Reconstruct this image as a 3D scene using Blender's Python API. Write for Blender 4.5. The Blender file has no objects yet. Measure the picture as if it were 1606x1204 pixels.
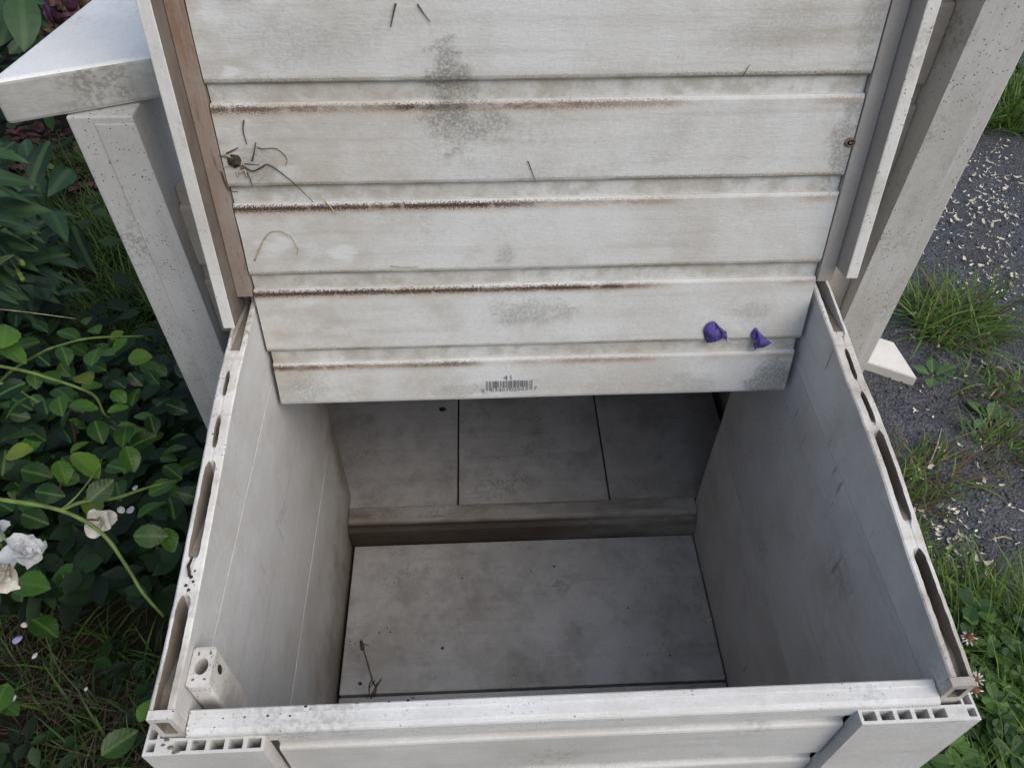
import bpy, bmesh, math, random
from mathutils import Vector, Matrix, noise
import numpy as np
rnd = random.Random(7)
C = bpy.context.scene.collection
SC = bpy.context.scene

# ---------------------------------------------------------------- camera
CAM = Vector((-0.0493346, 0.0, 1.04))
CR = ((0.9990246, -0.0436992, 0.0063443), (-0.0279472, -0.7369625, -0.6753557), (0.0341880, 0.6745196, -0.7374649))
FPX = 1204.677
cam = bpy.data.objects.new('camera', bpy.data.cameras.new('camera'))
C.objects.link(cam); SC.camera = cam
r, d, f = [Vector(v) for v in CR]
cam.matrix_world = Matrix(((r.x, -d.x, -f.x, CAM.x), (r.y, -d.y, -f.y, CAM.y), (r.z, -d.z, -f.z, CAM.z), (0, 0, 0, 1)))
cam.data.sensor_width = 36.0; cam.data.lens = 36.0 * FPX / 1606.0
cam.data.clip_start = 0.02; cam.data.clip_end = 300.0
cam.data.dof.use_dof = False

# ---------------------------------------------------------------- sky, sun, exposure
SUN_EL, SUN_AZ = math.radians(50), math.radians(42)      # azimuth measured from +X towards -Y
w = bpy.data.worlds.new('World'); SC.world = w; w.use_nodes = True
wn = w.node_tree.nodes; wl = w.node_tree.links
sky = wn.new('ShaderNodeTexSky'); sky.sky_type = 'NISHITA'; sky.sun_disc = False
sky.sun_elevation = SUN_EL; sky.dust_density = 4.0; sky.air_density = 1.0; sky.ozone_density = 1.0
bgn = wn['Background']; bgn.inputs['Strength'].default_value = 0.14
wl.new(sky.outputs[0], bgn.inputs['Color'])
sd = Vector((math.cos(SUN_AZ) * math.cos(SUN_EL), -math.sin(SUN_AZ) * math.cos(SUN_EL), math.sin(SUN_EL)))
sky.sun_rotation = math.atan2(sd.x, sd.y)
sun = bpy.data.objects.new('sun', bpy.data.lights.new('sun', 'SUN')); C.objects.link(sun)
sun.data.energy = 1.2; sun.data.angle = math.radians(85); sun.data.color = (0.965, 0.99, 1.0)
sun.rotation_euler = sd.to_track_quat('Z', 'Y').to_euler(); sun.location = (2, -2, 4)
SC.view_settings.view_transform = 'Standard'; SC.view_settings.look = 'None'
SC.view_settings.gamma = 1.0; SC.view_settings.use_curve_mapping = False
SC.view_settings.exposure = 0.10

# ---------------------------------------------------------------- helpers
def P(px, py, z):
    """point of the plane at height z seen at a pixel of the 1606x1204 photograph"""
    v = r * ((px - 803) / FPX) + d * ((py - 602) / FPX) + f
    return CAM + v * ((z - CAM.z) / v.z)

def tag(o, label=None, cat=None, group=None, kind=None):
    if label: o['label'] = label
    if cat: o['category'] = cat
    if group: o['group'] = group
    if kind: o['kind'] = kind
    return o

def empty(name, loc=(0, 0, 0)):
    o = bpy.data.objects.new(name, None); C.objects.link(o); o.location = loc
    o.empty_display_size = 0.05
    return o

def link(name, me, mat=None, parent=None, world=True):
    o = bpy.data.objects.new(name, me); C.objects.link(o)
    if mat is not None and not me.materials: me.materials.append(mat)
    if parent is not None:
        o.parent = parent
        if world: o.matrix_parent_inverse = wmat(parent).inverted()
    return o

def wmat(o):
    m = o.matrix_basis.copy() if o.type != 'CAMERA' else o.matrix_world
    if o.parent: return wmat(o.parent) @ o.matrix_parent_inverse @ m
    return m

def finish(bm, name, smooth=False):
    bmesh.ops.recalc_face_normals(bm, faces=bm.faces)
    me = bpy.data.meshes.new(name); bm.to_mesh(me); bm.free()
    if smooth:
        for p in me.polygons: p.use_smooth = True
    return me

def pyd(name, V, F, smooth=False):
    me = bpy.data.meshes.new(name); me.from_pydata(V, [], F); me.update()
    if smooth:
        me.polygons.foreach_set('use_smooth', [True] * len(me.polygons))
    return me

def box_bm(x0, x1, y0, y1, z0, z1, bev=0.001, bm=None, seg=2):
    own = bm is None
    b = bmesh.new()
    vs = [b.verts.new(p) for p in ((x0, y0, z0), (x1, y0, z0), (x1, y1, z0), (x0, y1, z0), (x0, y0, z1), (x1, y0, z1), (x1, y1, z1), (x0, y1, z1))]
    for q in ((0, 3, 2, 1), (4, 5, 6, 7), (0, 1, 5, 4), (1, 2, 6, 5), (2, 3, 7, 6), (3, 0, 4, 7)): b.faces.new([vs[i] for i in q])
    if bev: bmesh.ops.bevel(b, geom=list(b.edges), offset=bev, segments=seg, affect='EDGES', profile=0.5)
    if own: return b
    m = bpy.data.meshes.new('t'); b.to_mesh(m); b.free(); bm.from_mesh(m); bpy.data.meshes.remove(m)
    return bm

def box(name, mat, parent, x0, x1, y0, y1, z0, z1, bev=0.001):
    return link(name, finish(box_bm(x0, x1, y0, y1, z0, z1, bev), name), mat, parent)

def plate_holes(outer, holes, mapf, depth, hole_depth=None):
    """solid of the 2D outline 'outer' with blind holes; mapf(u, v, w) gives the 3D point, w runs inwards"""
    bm = bmesh.new(); edges = []
    loops = []
    for lp in [outer] + holes:
        vs = [bm.verts.new(mapf(u, v, 0)) for u, v in lp]
        es = [bm.edges.new((vs[i], vs[(i + 1) % len(vs)])) for i in range(len(vs))]
        edges += es; loops.append(vs)
    bmesh.ops.triangle_fill(bm, use_beauty=True, edges=edges)
    for k, lp in enumerate([outer] + holes):
        dd = depth if k == 0 else (hole_depth or depth * 0.9)
        lo = [bm.verts.new(mapf(u, v, dd)) for u, v in lp]
        n = len(lp)
        for i in range(n):
            bm.faces.new((loops[k][i], loops[k][(i + 1) % n], lo[(i + 1) % n], lo[i]))
        bm.faces.new(lo)
    return bm

def rect(u0, u1, v0, v1, rr=0.0, n=3):
    if rr <= 0: return [(u0, v0), (u1, v0), (u1, v1), (u0, v1)]
    out = []
    for cx, cy, a0 in ((u1 - rr, v0 + rr, -90), (u1 - rr, v1 - rr, 0), (u0 + rr, v1 - rr, 90), (u0 + rr, v0 + rr, 180)):
        for i in range(n + 1):
            a = math.radians(a0 + 90 * i / n); out.append((cx + rr * math.cos(a), cy + rr * math.sin(a)))
    return out

def circ(cx, cy, rr, n=16, ry=None):
    return [(cx + rr * math.cos(2 * math.pi * i / n), cy + (ry or rr) * math.sin(2 * math.pi * i / n)) for i in range(n)]

def tube_vf(pts, rads, n=6, V=None, F=None):
    V = [] if V is None else V; F = [] if F is None else F
    pts = [Vector(p) for p in pts]
    if not hasattr(rads, '__len__'): rads = [rads] * len(pts)
    b0 = len(V); up = Vector((0.13, 0.21, 0.97))
    for i, p in enumerate(pts):
        t = (pts[min(i + 1, len(pts) - 1)] - pts[max(i - 1, 0)]).normalized()
        a = t.cross(up)
        if a.length < 1e-3: a = t.cross(Vector((1, 0, 0)))
        a.normalize(); bb = t.cross(a)
        for k in range(n):
            an = 2 * math.pi * k / n
            V.append(tuple(p + (a * math.cos(an) + bb * math.sin(an)) * rads[i]))
    for i in range(len(pts) - 1):
        for k in range(n):
            F.append((b0 + i * n + k, b0 + i * n + (k + 1) % n, b0 + (i + 1) * n + (k + 1) % n, b0 + (i + 1) * n + k))
    F.append(tuple(b0 + k for k in range(n))[::-1]); F.append(tuple(b0 + (len(pts) - 1) * n + k for k in range(n)))
    return V, F

def smooth_path(pts, sub=6):
    pts = [Vector(p) for p in pts]; out = []
    for i in range(len(pts) - 1):
        p0 = pts[max(i - 1, 0)]; p1 = pts[i]; p2 = pts[i + 1]; p3 = pts[min(i + 2, len(pts) - 1)]
        for k in range(sub):
            t = k / sub
            out.append(0.5 * ((2 * p1) + (p2 - p0) * t + (2 * p0 - 5 * p1 + 4 * p2 - p3) * t * t + (3 * p1 - p0 - 3 * p2 + p3) * t ** 3))
    out.append(pts[-1]); return out

# ---------------------------------------------------------------- material helpers
class NT:
    def __init__(s, name):
        s.m = bpy.data.materials.new(name); s.m.use_nodes = True
        s.t = s.m.node_tree; s.b = s.t.nodes['Principled BSDF']; s.out = s.t.nodes['Material Output']
    def n(s, typ, **kw):
        nd = s.t.nodes.new(typ)
        for k, v in kw.items(): setattr(nd, k, v)
        return nd
    def set(s, sock, v):
        if isinstance(v, bpy.types.NodeSocket): s.t.links.new(v, sock)
        else: sock.default_value = v
    def math(s, op, a, b=0.0, c=0.0, clamp=False):
        nd = s.n('ShaderNodeMath', operation=op, use_clamp=clamp)
        s.set(nd.inputs[0], a); s.set(nd.inputs[1], b); s.set(nd.inputs[2], c)
        return nd.outputs[0]
    def ss(s, v, a, b, lo=0.0, hi=1.0):
        nd = s.n('ShaderNodeMapRange', interpolation_type='SMOOTHSTEP')
        s.set(nd.inputs[0], v); s.set(nd.inputs[1], a); s.set(nd.inputs[2], b); s.set(nd.inputs[3], lo); s.set(nd.inputs[4], hi)
        return nd.outputs[0]
    def mix(s, fac, a, b, blend='MIX'):
        nd = s.n('ShaderNodeMix', data_type='RGBA', blend_type=blend)
        s.set(nd.inputs[0], fac)
        s.set(nd.inputs[6], a if isinstance(a, bpy.types.NodeSocket) else (*a, 1.0)); s.set(nd.inputs[7], b if isinstance(b, bpy.types.NodeSocket) else (*b, 1.0))
        return nd.outputs[2]
    def coord(s, obj=None):
        nd = s.n('ShaderNodeTexCoord')
        if obj: nd.object = obj
        return nd.outputs['Object']
    def noise(s, vec, scale, detail=4.0, rough=0.55, stretch=None, off=(0, 0, 0)):
        if stretch or off != (0, 0, 0):
            mp = s.n('ShaderNodeMapping'); s.t.links.new(vec, mp.inputs[0])
            mp.inputs['Scale'].default_value = stretch or (1, 1, 1); mp.inputs['Location'].default_value = off
            vec = mp.outputs[0]
        nd = s.n('ShaderNodeTexNoise'); s.t.links.new(vec, nd.inputs['Vector'])
        nd.inputs['Scale'].default_value = scale; nd.inputs['Detail'].default_value = detail; nd.inputs['Roughness'].default_value = rough
        return nd.outputs['Fac']
    def voro(s, vec, scale, stretch=None, feature='F1'):
        if stretch:
            mp = s.n('ShaderNodeMapping'); s.t.links.new(vec, mp.inputs[0]); mp.inputs['Scale'].default_value = stretch; vec = mp.outputs[0]
        nd = s.n('ShaderNodeTexVoronoi', feature=feature); s.t.links.new(vec, nd.inputs['Vector']); nd.inputs['Scale'].default_value = scale
        return nd
    def bump(s, h, strength, dist=0.001, normal=None):
        nd = s.n('ShaderNodeBump'); nd.inputs['Strength'].default_value = strength; nd.inputs['Distance'].default_value = dist
        s.t.links.new(h, nd.inputs['Height'])
        if normal: s.t.links.new(normal, nd.inputs['Normal'])
        return nd.outputs[0]
    def done(s, col, rough=0.6, normal=None, spec=0.4):
        s.set(s.b.inputs['Base Color'], col if isinstance(col, bpy.types.NodeSocket) else (*col, 1.0))
        s.set(s.b.inputs['Roughness'], rough)
        s.b.inputs['Specular IOR Level'].default_value = spec
        if normal: s.t.links.new(normal, s.b.inputs['Normal'])
        return s.m

def mat_pvc(name, base=(0.60, 0.60, 0.58), dirt=(0.30, 0.27, 0.22), amount=0.5, grain=0, specks=0.5, ref=None, extra=None, mildew=0.35, seed=0.0, dots=0.46):
    """weathered off-white vinyl plank; grain = axis along which the embossed grain runs"""
    m = NT(name); v = m.coord(ref)
    oi = m.n('ShaderNodeObjectInfo')
    off = m.n('ShaderNodeVectorMath', operation='ADD'); m.t.links.new(v, off.inputs[0])
    cx = m.n('ShaderNodeCombineXYZ'); m.set(cx.inputs[0], m.math('MULTIPLY', oi.outputs['Random'], 7.3)); m.set(cx.inputs[1], m.math('MULTIPLY', oi.outputs['Random'], 3.1 + seed)); m.set(cx.inputs[2], seed)
    m.t.links.new(cx.outputs[0], off.inputs[1]); vv = off.outputs[0]
    st = [1.0, 1.0, 1.0]; st[grain] = 0.06; st = tuple(st)
    st2 = [1.0, 1.0, 1.0]; st2[grain] = 0.22; st2 = tuple(st2)
    big = m.noise(vv, 7.0, 5.0, 0.62)
    med = m.noise(vv, 30.0, 6.0, 0.65)
    streak = m.noise(vv, 90.0, 4.0, 0.6, st)
    col = m.mix(m.ss(big, 0.38, 0.72, 0, amount), base, dirt)
    lighter = tuple(min(1, c * 1.18) for c in base)
    col = m.mix(m.ss(med, 0.52, 0.75, 0, 0.35), col, lighter)
    col = m.mix(m.ss(streak, 0.50, 0.72, 0, 0.30 * (0.4 + amount)), col, dirt)
    mil = m.math('MULTIPLY', m.ss(m.noise(vv, 11.0, 3.0, 0.5, None, (3.1, 1.7, 5.3)), 0.56, 0.72), m.ss(m.noise(vv, 210.0, 3.0, 0.7), 0.44, 0.60))
    col = m.mix(m.math('MULTIPLY', mil, mildew), col, (0.20, 0.19, 0.165))
    # black grit, clustered
    clus = m.ss(m.noise(vv, 16.0, 3.0, 0.6, None, (9.0, 2.0, 4.0)), dots, dots + .24)
    vo = m.voro(vv, 330.0)
    sp = m.math('MULTIPLY', m.ss(vo.outputs['Distance'], 0.12, 0.30, 1, 0), m.ss(m.noise(vv, 150.0, 2.0, .6, None, (5, 1, 2)), .42, .62))
    vo2 = m.voro(vv, 62.0)
    sp2 = m.math('MULTIPLY', m.ss(vo2.outputs['Distance'], 0.03, 0.07, 1, 0), m.math('GREATER_THAN', m.n('ShaderNodeSeparateColor').outputs[0] if False else m.noise(vv, 40.0, 0.0), 0.56))
    grit = m.math('MAXIMUM', m.math('MULTIPLY', sp, clus), sp2)
    col = m.mix(m.math('MULTIPLY', grit, specks, clamp=True), col, (0.035, 0.032, 0.028))
    fine = m.noise(vv, 520.0, 3.0, 0.7, st2)
    mott = m.noise(vv, 330.0, 4.0, 0.75)
    col = m.mix(m.ss(mott, .50, .70, 0, .22), col, tuple(c * .55 for c in base))
    col = m.mix(m.ss(mott, .46, .30, 0, .22), col, tuple(min(.9, c * 1.3) for c in base))
    smu = m.noise(vv, 19.0, 5.0, .7, None, (1.1, 6.3, 2.2))
    col = m.mix(m.ss(smu, .52, .70, 0, .30 * amount + .06), col, tuple(c * .8 for c in dirt))
    if extra: col = extra(m, col, v)
    h = m.math('ADD', m.math('MULTIPLY', fine, 0.6), m.math('MULTIPLY', streak, 0.5))
    nrm = m.bump(m.math('ADD', h, m.math('MULTIPLY', mott, .5)), 0.50, 0.0010)
    return m.done(col, m.ss(med, 0.3, 0.7, 0.50, 0.72), nrm, 0.35)

def mat_plain(name, col, rough=0.7, var=0.3, scale=40.0, bump=0.2, spec=0.3):
    m = NT(name); v = m.coord(); nz = m.noise(v, scale, 4.0, 0.6)
    c = m.mix(m.ss(nz, 0.3, 0.7), tuple(x * (1 - var) for x in col), tuple(min(1, x * (1 + var)) for x in col))
    return m.done(c, rough, m.bump(nz, bump, 0.002), spec)

def mat_leaf(name, dark, light, rib, rough=0.38, trans=0.22, attr=False, size=0.04):
    m = NT(name)
    if attr:
        a = m.n('ShaderNodeAttribute', attribute_name='rnd'); rn = a.outputs['Fac']; v = m.coord()
    else:
        oi = m.n('ShaderNodeObjectInfo'); rn = oi.outputs['Random']; v = m.coord()
    col = m.mix(m.math('POWER', rn, 1.6), dark, light)
    if not attr: col = m.mix(m.ss(rn, .93, .98, 0, .55), col, tuple(c * k for c, k in zip(light, (2.6, 1.15, 1.0))))
    nz = m.noise(v, 60.0, 4.0, 0.6)
    col = m.mix(m.ss(nz, 0.45, 0.75, 0, 0.45), col, tuple(c * 0.55 for c in dark))
    nrm = None
    if not attr:
        sx = m.n('ShaderNodeSeparateXYZ'); m.t.links.new(v, sx.inputs[0])
        ax = m.math('ABSOLUTE', sx.outputs[0])
        col = m.mix(m.ss(ax, 0.018 * size, 0.05 * size, 0.5, 0), col, rib)
        ph = m.math('SUBTRACT', m.math('MULTIPLY', sx.outputs[1], 6.2832 * 7 / size), m.math('MULTIPLY', ax, 6.2832 * 6 / size))
        vein = m.math('SINE', ph)
        col = m.mix(m.ss(vein, 0.93, 1.0, 0, 0.10), col, rib)
        nrm = m.bump(m.math('ADD', m.math('MULTIPLY', vein, -0.12), nz), 0.4, 0.0010)
    m.done(col, rough, nrm, 0.36)
    tr = m.n('ShaderNodeBsdfTranslucent'); m.set(tr.inputs['Color'], m.mix(0.5, col, light))
    mx = m.n('ShaderNodeMixShader'); mx.inputs[0].default_value = trans
    m.t.links.new(m.b.outputs[0], mx.inputs[1]); m.t.links.new(tr.outputs[0], mx.inputs[2]); m.t.links.new(mx.outputs[0], m.out.inputs[0])
    return m.m

# ================================================================ the ground
def ground_h(x, y):
    return 0.010 * noise.noise(Vector((x * 2.3, y * 2.3, 0.3))) + 0.005 * noise.noise(Vector((x * 9, y * 9, 3.3)))

def graded(vals_in, lo, hi, far):
    a = list(np.arange(lo, hi + 1e-6, vals_in))
    L, k = [], vals_in
    x = lo
    while x > -far: k *= 1.5; x -= k; L.append(x)
    R_, k, x = [], vals_in, hi
    while x < far: k *= 1.5; x += k; R_.append(x)
    return L[::-1] + a + R_
gx = graded(0.05, -2.2, 2.4, 120); gy = graded(0.05, -0.4, 3.4, 120)
V = [(x, y, ground_h(x, y) - 0.004) for y in gy for x in gx]; n = len(gx)
F = [(j * n + i, j * n + i + 1, (j + 1) * n + i + 1, (j + 1) * n + i) for j in range(len(gy) - 1) for i in range(n - 1)]
m = NT('soil'); v = m.coord()
a = m.noise(v, 14, 6, .65); b = m.noise(v, 120, 5, .7); c2 = m.noise(v, 1.6, 4, .6)
col = m.mix(m.ss(a, .35, .7), (.012, .009, .007), (.036, .028, .020))
col = m.mix(m.ss(c2, .45, .62, 0, .7), col, (.016, .020, .008))
col = m.mix(m.ss(b, .62, .75, 0, .35), col, (.10, .075, .045))
M_soil = m.done(col, .95, m.bump(m.math('ADD', a, m.math('MULTIPLY', b, .5)), .9, .015), .15)
gr = link('ground', pyd('ground', V, F, True), M_soil); tag(gr, kind='structure')

# asphalt path on the right with a ragged edge
def path_edge(y):       # x of the left border of the tarmac at depth y
    base = 0.555 + 0.10 * max(0.0, 0.62 - y) * 2.2
    if y > 1.0: base -= min(0.25, (y - 1.0) * 0.6)
    return base + 0.035 * noise.noise(Vector((y * 5, 1.7, 0))) + 0.015 * noise.noise(Vector((y * 21, 4.7, 0)))
ys = list(np.arange(0.36, 3.4, 0.022)); V = []; nx = 110
def asph_h(x, y):
    q = Vector((x, y, 0))
    return ground_h(x, y) + 0.005 + 0.006 * noise.noise(q * 22) + 0.004 * abs(noise.noise(q * 55)) + 0.0015 * noise.noise(q * 120)
for y in ys:
    e = path_edge(y)
    if y < 0.60: e += (0.60 - y) * 0.45
    for i in range(nx):
        x = e + (i / (nx - 1)) ** 1.35 * 2.6
        z = asph_h(x, y)
        if i == 0 or y == ys[0]: z -= 0.02
        V.append((x, y, z))
F = [(j * nx + i, j * nx + i + 1, (j + 1) * nx + i + 1, (j + 1) * nx + i) for j in range(len(ys) - 1) for i in range(nx - 1)]
m = NT('tarmac'); v = m.coord()
vo = m.voro(v, 190); vo.inputs['Randomness'].default_value = 1.0
sc_ = m.n('ShaderNodeSeparateColor'); m.t.links.new(vo.outputs['Color'], sc_.inputs[0])
col = m.mix(sc_.outputs[0], (.031, .034, .040), (.092, .098, .112))
nz = m.noise(v, 9, 5, .6)
col = m.mix(m.ss(nz, .4, .7, 0, .6), col, (.050, .045, .038))
col = m.mix(m.ss(m.noise(v, 300, 2, .6), .66, .74, 0, .7), col, (.20, .19, .17))
dd = m.math('MULTIPLY', vo.outputs['Distance'], -1.0)
M_tar = m.done(col, .62, m.bump(m.math('ADD', dd, m.math('MULTIPLY', m.noise(v, 60, 5, .7), 1.6)), .8, .004), .5)
o = link('path', pyd('path', V, F, True), M_tar); tag(o, kind='structure')

# ================================================================ the storage bench
Z0 = 1.04
def zz(z): return z + Z0
bench = empty('storage_bench', (0, 0.4, 0))
tag(bench, 'weathered off-white vinyl storage bench with its slatted lid tipped open', 'bench')
def scuffs(m, col, v, k=.7):
    a = m.noise(v, 95, 3, .6, (1, 1, .16), (4, 4, 4)); b = m.noise(v, 9, 3, .6, None, (7, 3, 1))
    col = m.mix(m.math('MULTIPLY', m.ss(a, .66, .72), m.ss(b, .46, .62, .0, k * .7)), col, (.13, .11, .09))
    a2 = m.noise(v, 120, 2, .5, (1, 1, .12), (14, 2, 9))
    return m.mix(m.ss(a2, .73, .78, 0, k * .8), col, (.09, .07, .055))
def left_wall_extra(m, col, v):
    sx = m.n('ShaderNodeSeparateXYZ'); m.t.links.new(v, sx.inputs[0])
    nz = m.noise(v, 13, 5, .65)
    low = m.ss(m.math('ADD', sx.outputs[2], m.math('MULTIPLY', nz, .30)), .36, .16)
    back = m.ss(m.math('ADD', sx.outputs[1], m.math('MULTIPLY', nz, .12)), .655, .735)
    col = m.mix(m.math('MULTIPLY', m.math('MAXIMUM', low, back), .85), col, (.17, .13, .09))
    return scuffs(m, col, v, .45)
def right_wall_extra(m, col, v):
    nz = m.noise(v, 10, 5, .65)
    return scuffs(m, m.mix(m.ss(nz, .5, .72, 0, .28), col, (.30, .26, .22)), v, .75)
M_slot = mat_pvc('vinyl_cell_grime_shade', (.26, .23, .19), (.07, .055, .04), .9, 1, .9, mildew=.7, seed=8.8)  # dark colour adds the shade of slots and end hole to their grime
M_armend = mat_pvc('vinyl_arm_end', (.50, .50, .47), (.22, .22, .20), .85, 0, .5, mildew=.75, seed=9.3)
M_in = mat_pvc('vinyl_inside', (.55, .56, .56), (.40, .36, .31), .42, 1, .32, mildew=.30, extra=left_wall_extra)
M_in2 = mat_pvc('vinyl_right_wall', (.59, .585, .57), (.36, .325, .285), .5, 1, .40, mildew=.40, seed=2.2, extra=right_wall_extra)
def floor_extra(m, col, v):
    a = m.noise(v, 12, 6, .7); b = m.noise(v, 34, 5, .7, None, (3, 8, 1))
    col = m.mix(m.ss(a, .46, .70, 0, .45), col, (.165, .155, .14))
    col = m.mix(m.ss(b, .52, .72, 0, .35), col, (.16, .145, .125))
    return m.mix(m.ss(a, .44, .30, 0, .3), col, (.48, .49, .51))
M_floor = mat_pvc('vinyl_floor', (.46, .465, .475), (.26, .245, .22), .70, 0, .5, mildew=.65, seed=1.3, extra=floor_extra)
def floor_rail_extra(m, col, v):
    sx = m.n('ShaderNodeSeparateXYZ'); m.t.links.new(v, sx.inputs[0])
    k = m.math('MULTIPLY', m.ss(sx.outputs[2], .0880, .0800), m.ss(m.math('ADD', sx.outputs[0], m.math('MULTIPLY', m.noise(v, 20, 4, .6, (.3, 1, 1)), .3)), .44, .12, .30, .95))
    col = m.mix(m.ss(m.noise(v, 30, 4, .65, (.25, 1, 1), (3, 3, 3)), .42, .62, 0, .6), col, (.12, .095, .07))
    return m.mix(k, col, (.040, .028, .019))
M_rail = mat_pvc('vinyl_dirty_rail', (.42, .415, .40), (.16, .14, .115), .65, 0, .8, mildew=.8, seed=4.0, extra=floor_rail_extra)
M_post = mat_pvc('vinyl_post', (.50, .50, .48), (.33, .305, .265), .55, 2, 1.0, mildew=.60, seed=.7, dots=.30)
M_cut = mat_pvc('vinyl_sawn_edge', (.66, .65, .62), (.27, .225, .17), .85, 0, 1.0, mildew=.8, seed=.2, dots=.36)
M_front = mat_pvc('vinyl_front', (.62, .62, .60), (.42, .39, .34), .45, 0, .35, mildew=.35, seed=3.4)
M_arm = mat_pvc('vinyl_arm', (.76, .77, .76), (.52, .52, .48), .35, 1, .25, mildew=.35, seed=5.1)
M_side = mat_pvc('vinyl_siding', (.40, .365, .325), (.24, .20, .16), .6, 0, .5, mildew=.4, seed=6.1)

# --- side panels: three hollow planks each; the top one sawn along a shallow curve that opens its cells
TOP_L = [(.662, -.460), (.53, -.463), (.448, -.468), (.408, -.473), (.367, -.481), (.294, -.493), (.263, -.498), (.219, -.503), (.182, -.505)]
TOP_R = [(.630, -.457), (.533, -.462), (.469, -.470), (.431, -.476), (.395, -.478), (.347, -.484), (.276, -.498), (.219, -.506), (.184, -.511)]
def interp(tab, y):
    tab = sorted(tab); ysq = [a for a, _ in tab]; return float(np.interp(y, ysq, [b for _, b in tab]))
# slots: (far y, near y, depth at the far end, width)
SL_L = [(.560, .462, .020, .0100), (.452, .424, .016, .0034), (.408, .378, .018, .0040), (.368, .285, .034, .0082), (.264, .184, .036, .0090)]
SL_R = [(.560, .470, .020, .0100), (.462, .428, .018, .0038), (.417, .383, .020, .0044), (.378, .295, .034, .0078), (.280, .186, .036, .0086)]
def slot_at(slots, y):
    for a, b, dp, wd in slots:
        if b <= y <= a:
            t = (a - y) / (a - b)
            rise = max(0.0, 1 - t) ** 1.1
            end = 1.0
            if b < .2: rise = max(rise, .22)
            g = min(1.0, (a - y) / .004)
            return max(.0006, dp * rise * g), wd * (0.30 + .70 * min(1, max(0, (a - y) / .0055)) ** .5) * (1 if t < .9 or b < .2 else max(.3, (1 - t) / .1)), (a - y) / .004
    return .0003, .0022, 1
def top_plank(side, tab, slots, xin, xout, ybk, yfr, zb):
    ysn = set(np.arange(yfr, ybk + 1e-6, .004).tolist()) | {yfr, ybk}
    for a, b, dp, wd in slots:
        for e in (a - .0002, a - .0008, a - .0016, a - .0028, a - .004, a - .006, a + .0003, b, b - .0004): 
            if yfr < e < ybk: ysn.add(e)
    ysn = sorted(ysn); V = []; F = []
    th = abs(xout - xin); sg = 1 if xout > xin else -1
    for y in ysn:
        zt = zz(interp(tab, y)) + .0006 * noise.noise(Vector((y * 90, side, 0)))
        dp, wd, _ = slot_at(slots, y)
        j = .0004 * noise.noise(Vector((y * 160, side * 5, 1)))
        c = xin + sg * th * .54 + j
        a, b = c - sg * wd / 2, c + sg * wd / 2
        V += [(xin, y, zz(zb)), (xin, y, zt - .0010), (xin + sg * .0012, y, zt), (a, y, zt), (a + sg * .0006, y, zt - dp), (b - sg * .0006, y, zt - dp),
              (b, y, zt), (xout - sg * .0012, y, zt), (xout, y, zt - .0010), (xout, y, zz(zb))]
    K = 10
    for i in range(len(ysn) - 1):
        for k in range(K):
            F.append((i * K + k, i * K + (k + 1) % K, (i + 1) * K + (k + 1) % K, (i + 1) * K + k))
    F.append(tuple(range(K))); F.append(tuple((len(ysn) - 1) * K + k for k in range(K)))
    bm = bmesh.new(); bv = [bm.verts.new(p) for p in V]
    for q in F: bm.faces.new([bv[i] for i in q])
    return finish(bm, 'plank')
def end_block(xin, xout, yfr, zt, zb, name, mat, parent):
    # hollow sawn end of the panel, facing the front
    x0, x1 = min(xin, xout), max(xin, xout)
    bm = plate_holes(rect(x0, x1, zb, zt - .0003), [rect(x0 + .0038, x1 - .0038, zb + .012, zt - .006, .0012)], lambda u, v_, w_: (u, yfr + w_, v_), .006, .0055)
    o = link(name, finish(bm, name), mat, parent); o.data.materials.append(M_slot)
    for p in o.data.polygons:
        if p.center.y > yfr + .001 and x0 + .0030 < p.center.x < x1 - .0030 and zb + .008 < p.center.z < zt - .005: p.material_index = 1  # inside of the shallow hole painted dark, as if deep and shaded
    return o
def side_panel(side, tab, slots, xin, xout, xin_b, ybk, yfr, label):
    root = box('side_panel', M_in if side < 0 else M_in2, bench, min(xin, xout) + .004, max(xin, xout) - .004, yfr + .03, ybk - .01, zz(-1.0), zz(-.6), .0005)
    root['label'] = label
    tp = link('plank', top_plank(side, tab, slots, xin, xout, ybk, yfr + .0062, -.5435), M_cut, root)
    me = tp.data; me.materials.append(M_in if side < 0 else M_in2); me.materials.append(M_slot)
    for p in me.polygons:
        zs_ = [me.vertices[i].co.z for i in p.vertices]; xs_ = [abs(me.vertices[i].co.x) for i in p.vertices]; yc = p.center.y
        zt_ = zz(interp(tab, yc)); inner = abs(xin) + .003 < p.center.x * (1 if side > 0 else -1) < abs(xout) - .003
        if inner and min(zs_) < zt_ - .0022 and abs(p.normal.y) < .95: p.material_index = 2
        elif abs(p.normal.x) > .9 and max(zs_) - min(zs_) > .02: p.material_index = 1
    for a, b in ((-.5450, -.7885), (-.7900, -1.032)):
        bm = box_bm(min(xin, xout), max(xin, xout), yfr + .004, ybk - .002, zz(b), zz(a), .0009)
        o = link('plank', finish(bm, 'plank'), M_in if side < 0 else M_in2, root)
    end_block(xin, xout, yfr, zz(interp(tab, yfr)), zz(-.5435), 'sawn_end', M_cut, root)
    return root
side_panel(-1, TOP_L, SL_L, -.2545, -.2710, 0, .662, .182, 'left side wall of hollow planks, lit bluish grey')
side_panel(1, TOP_R, SL_R, .2560, .2725, 0, .630, .184, 'right side wall of hollow planks, darker grey')

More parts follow.
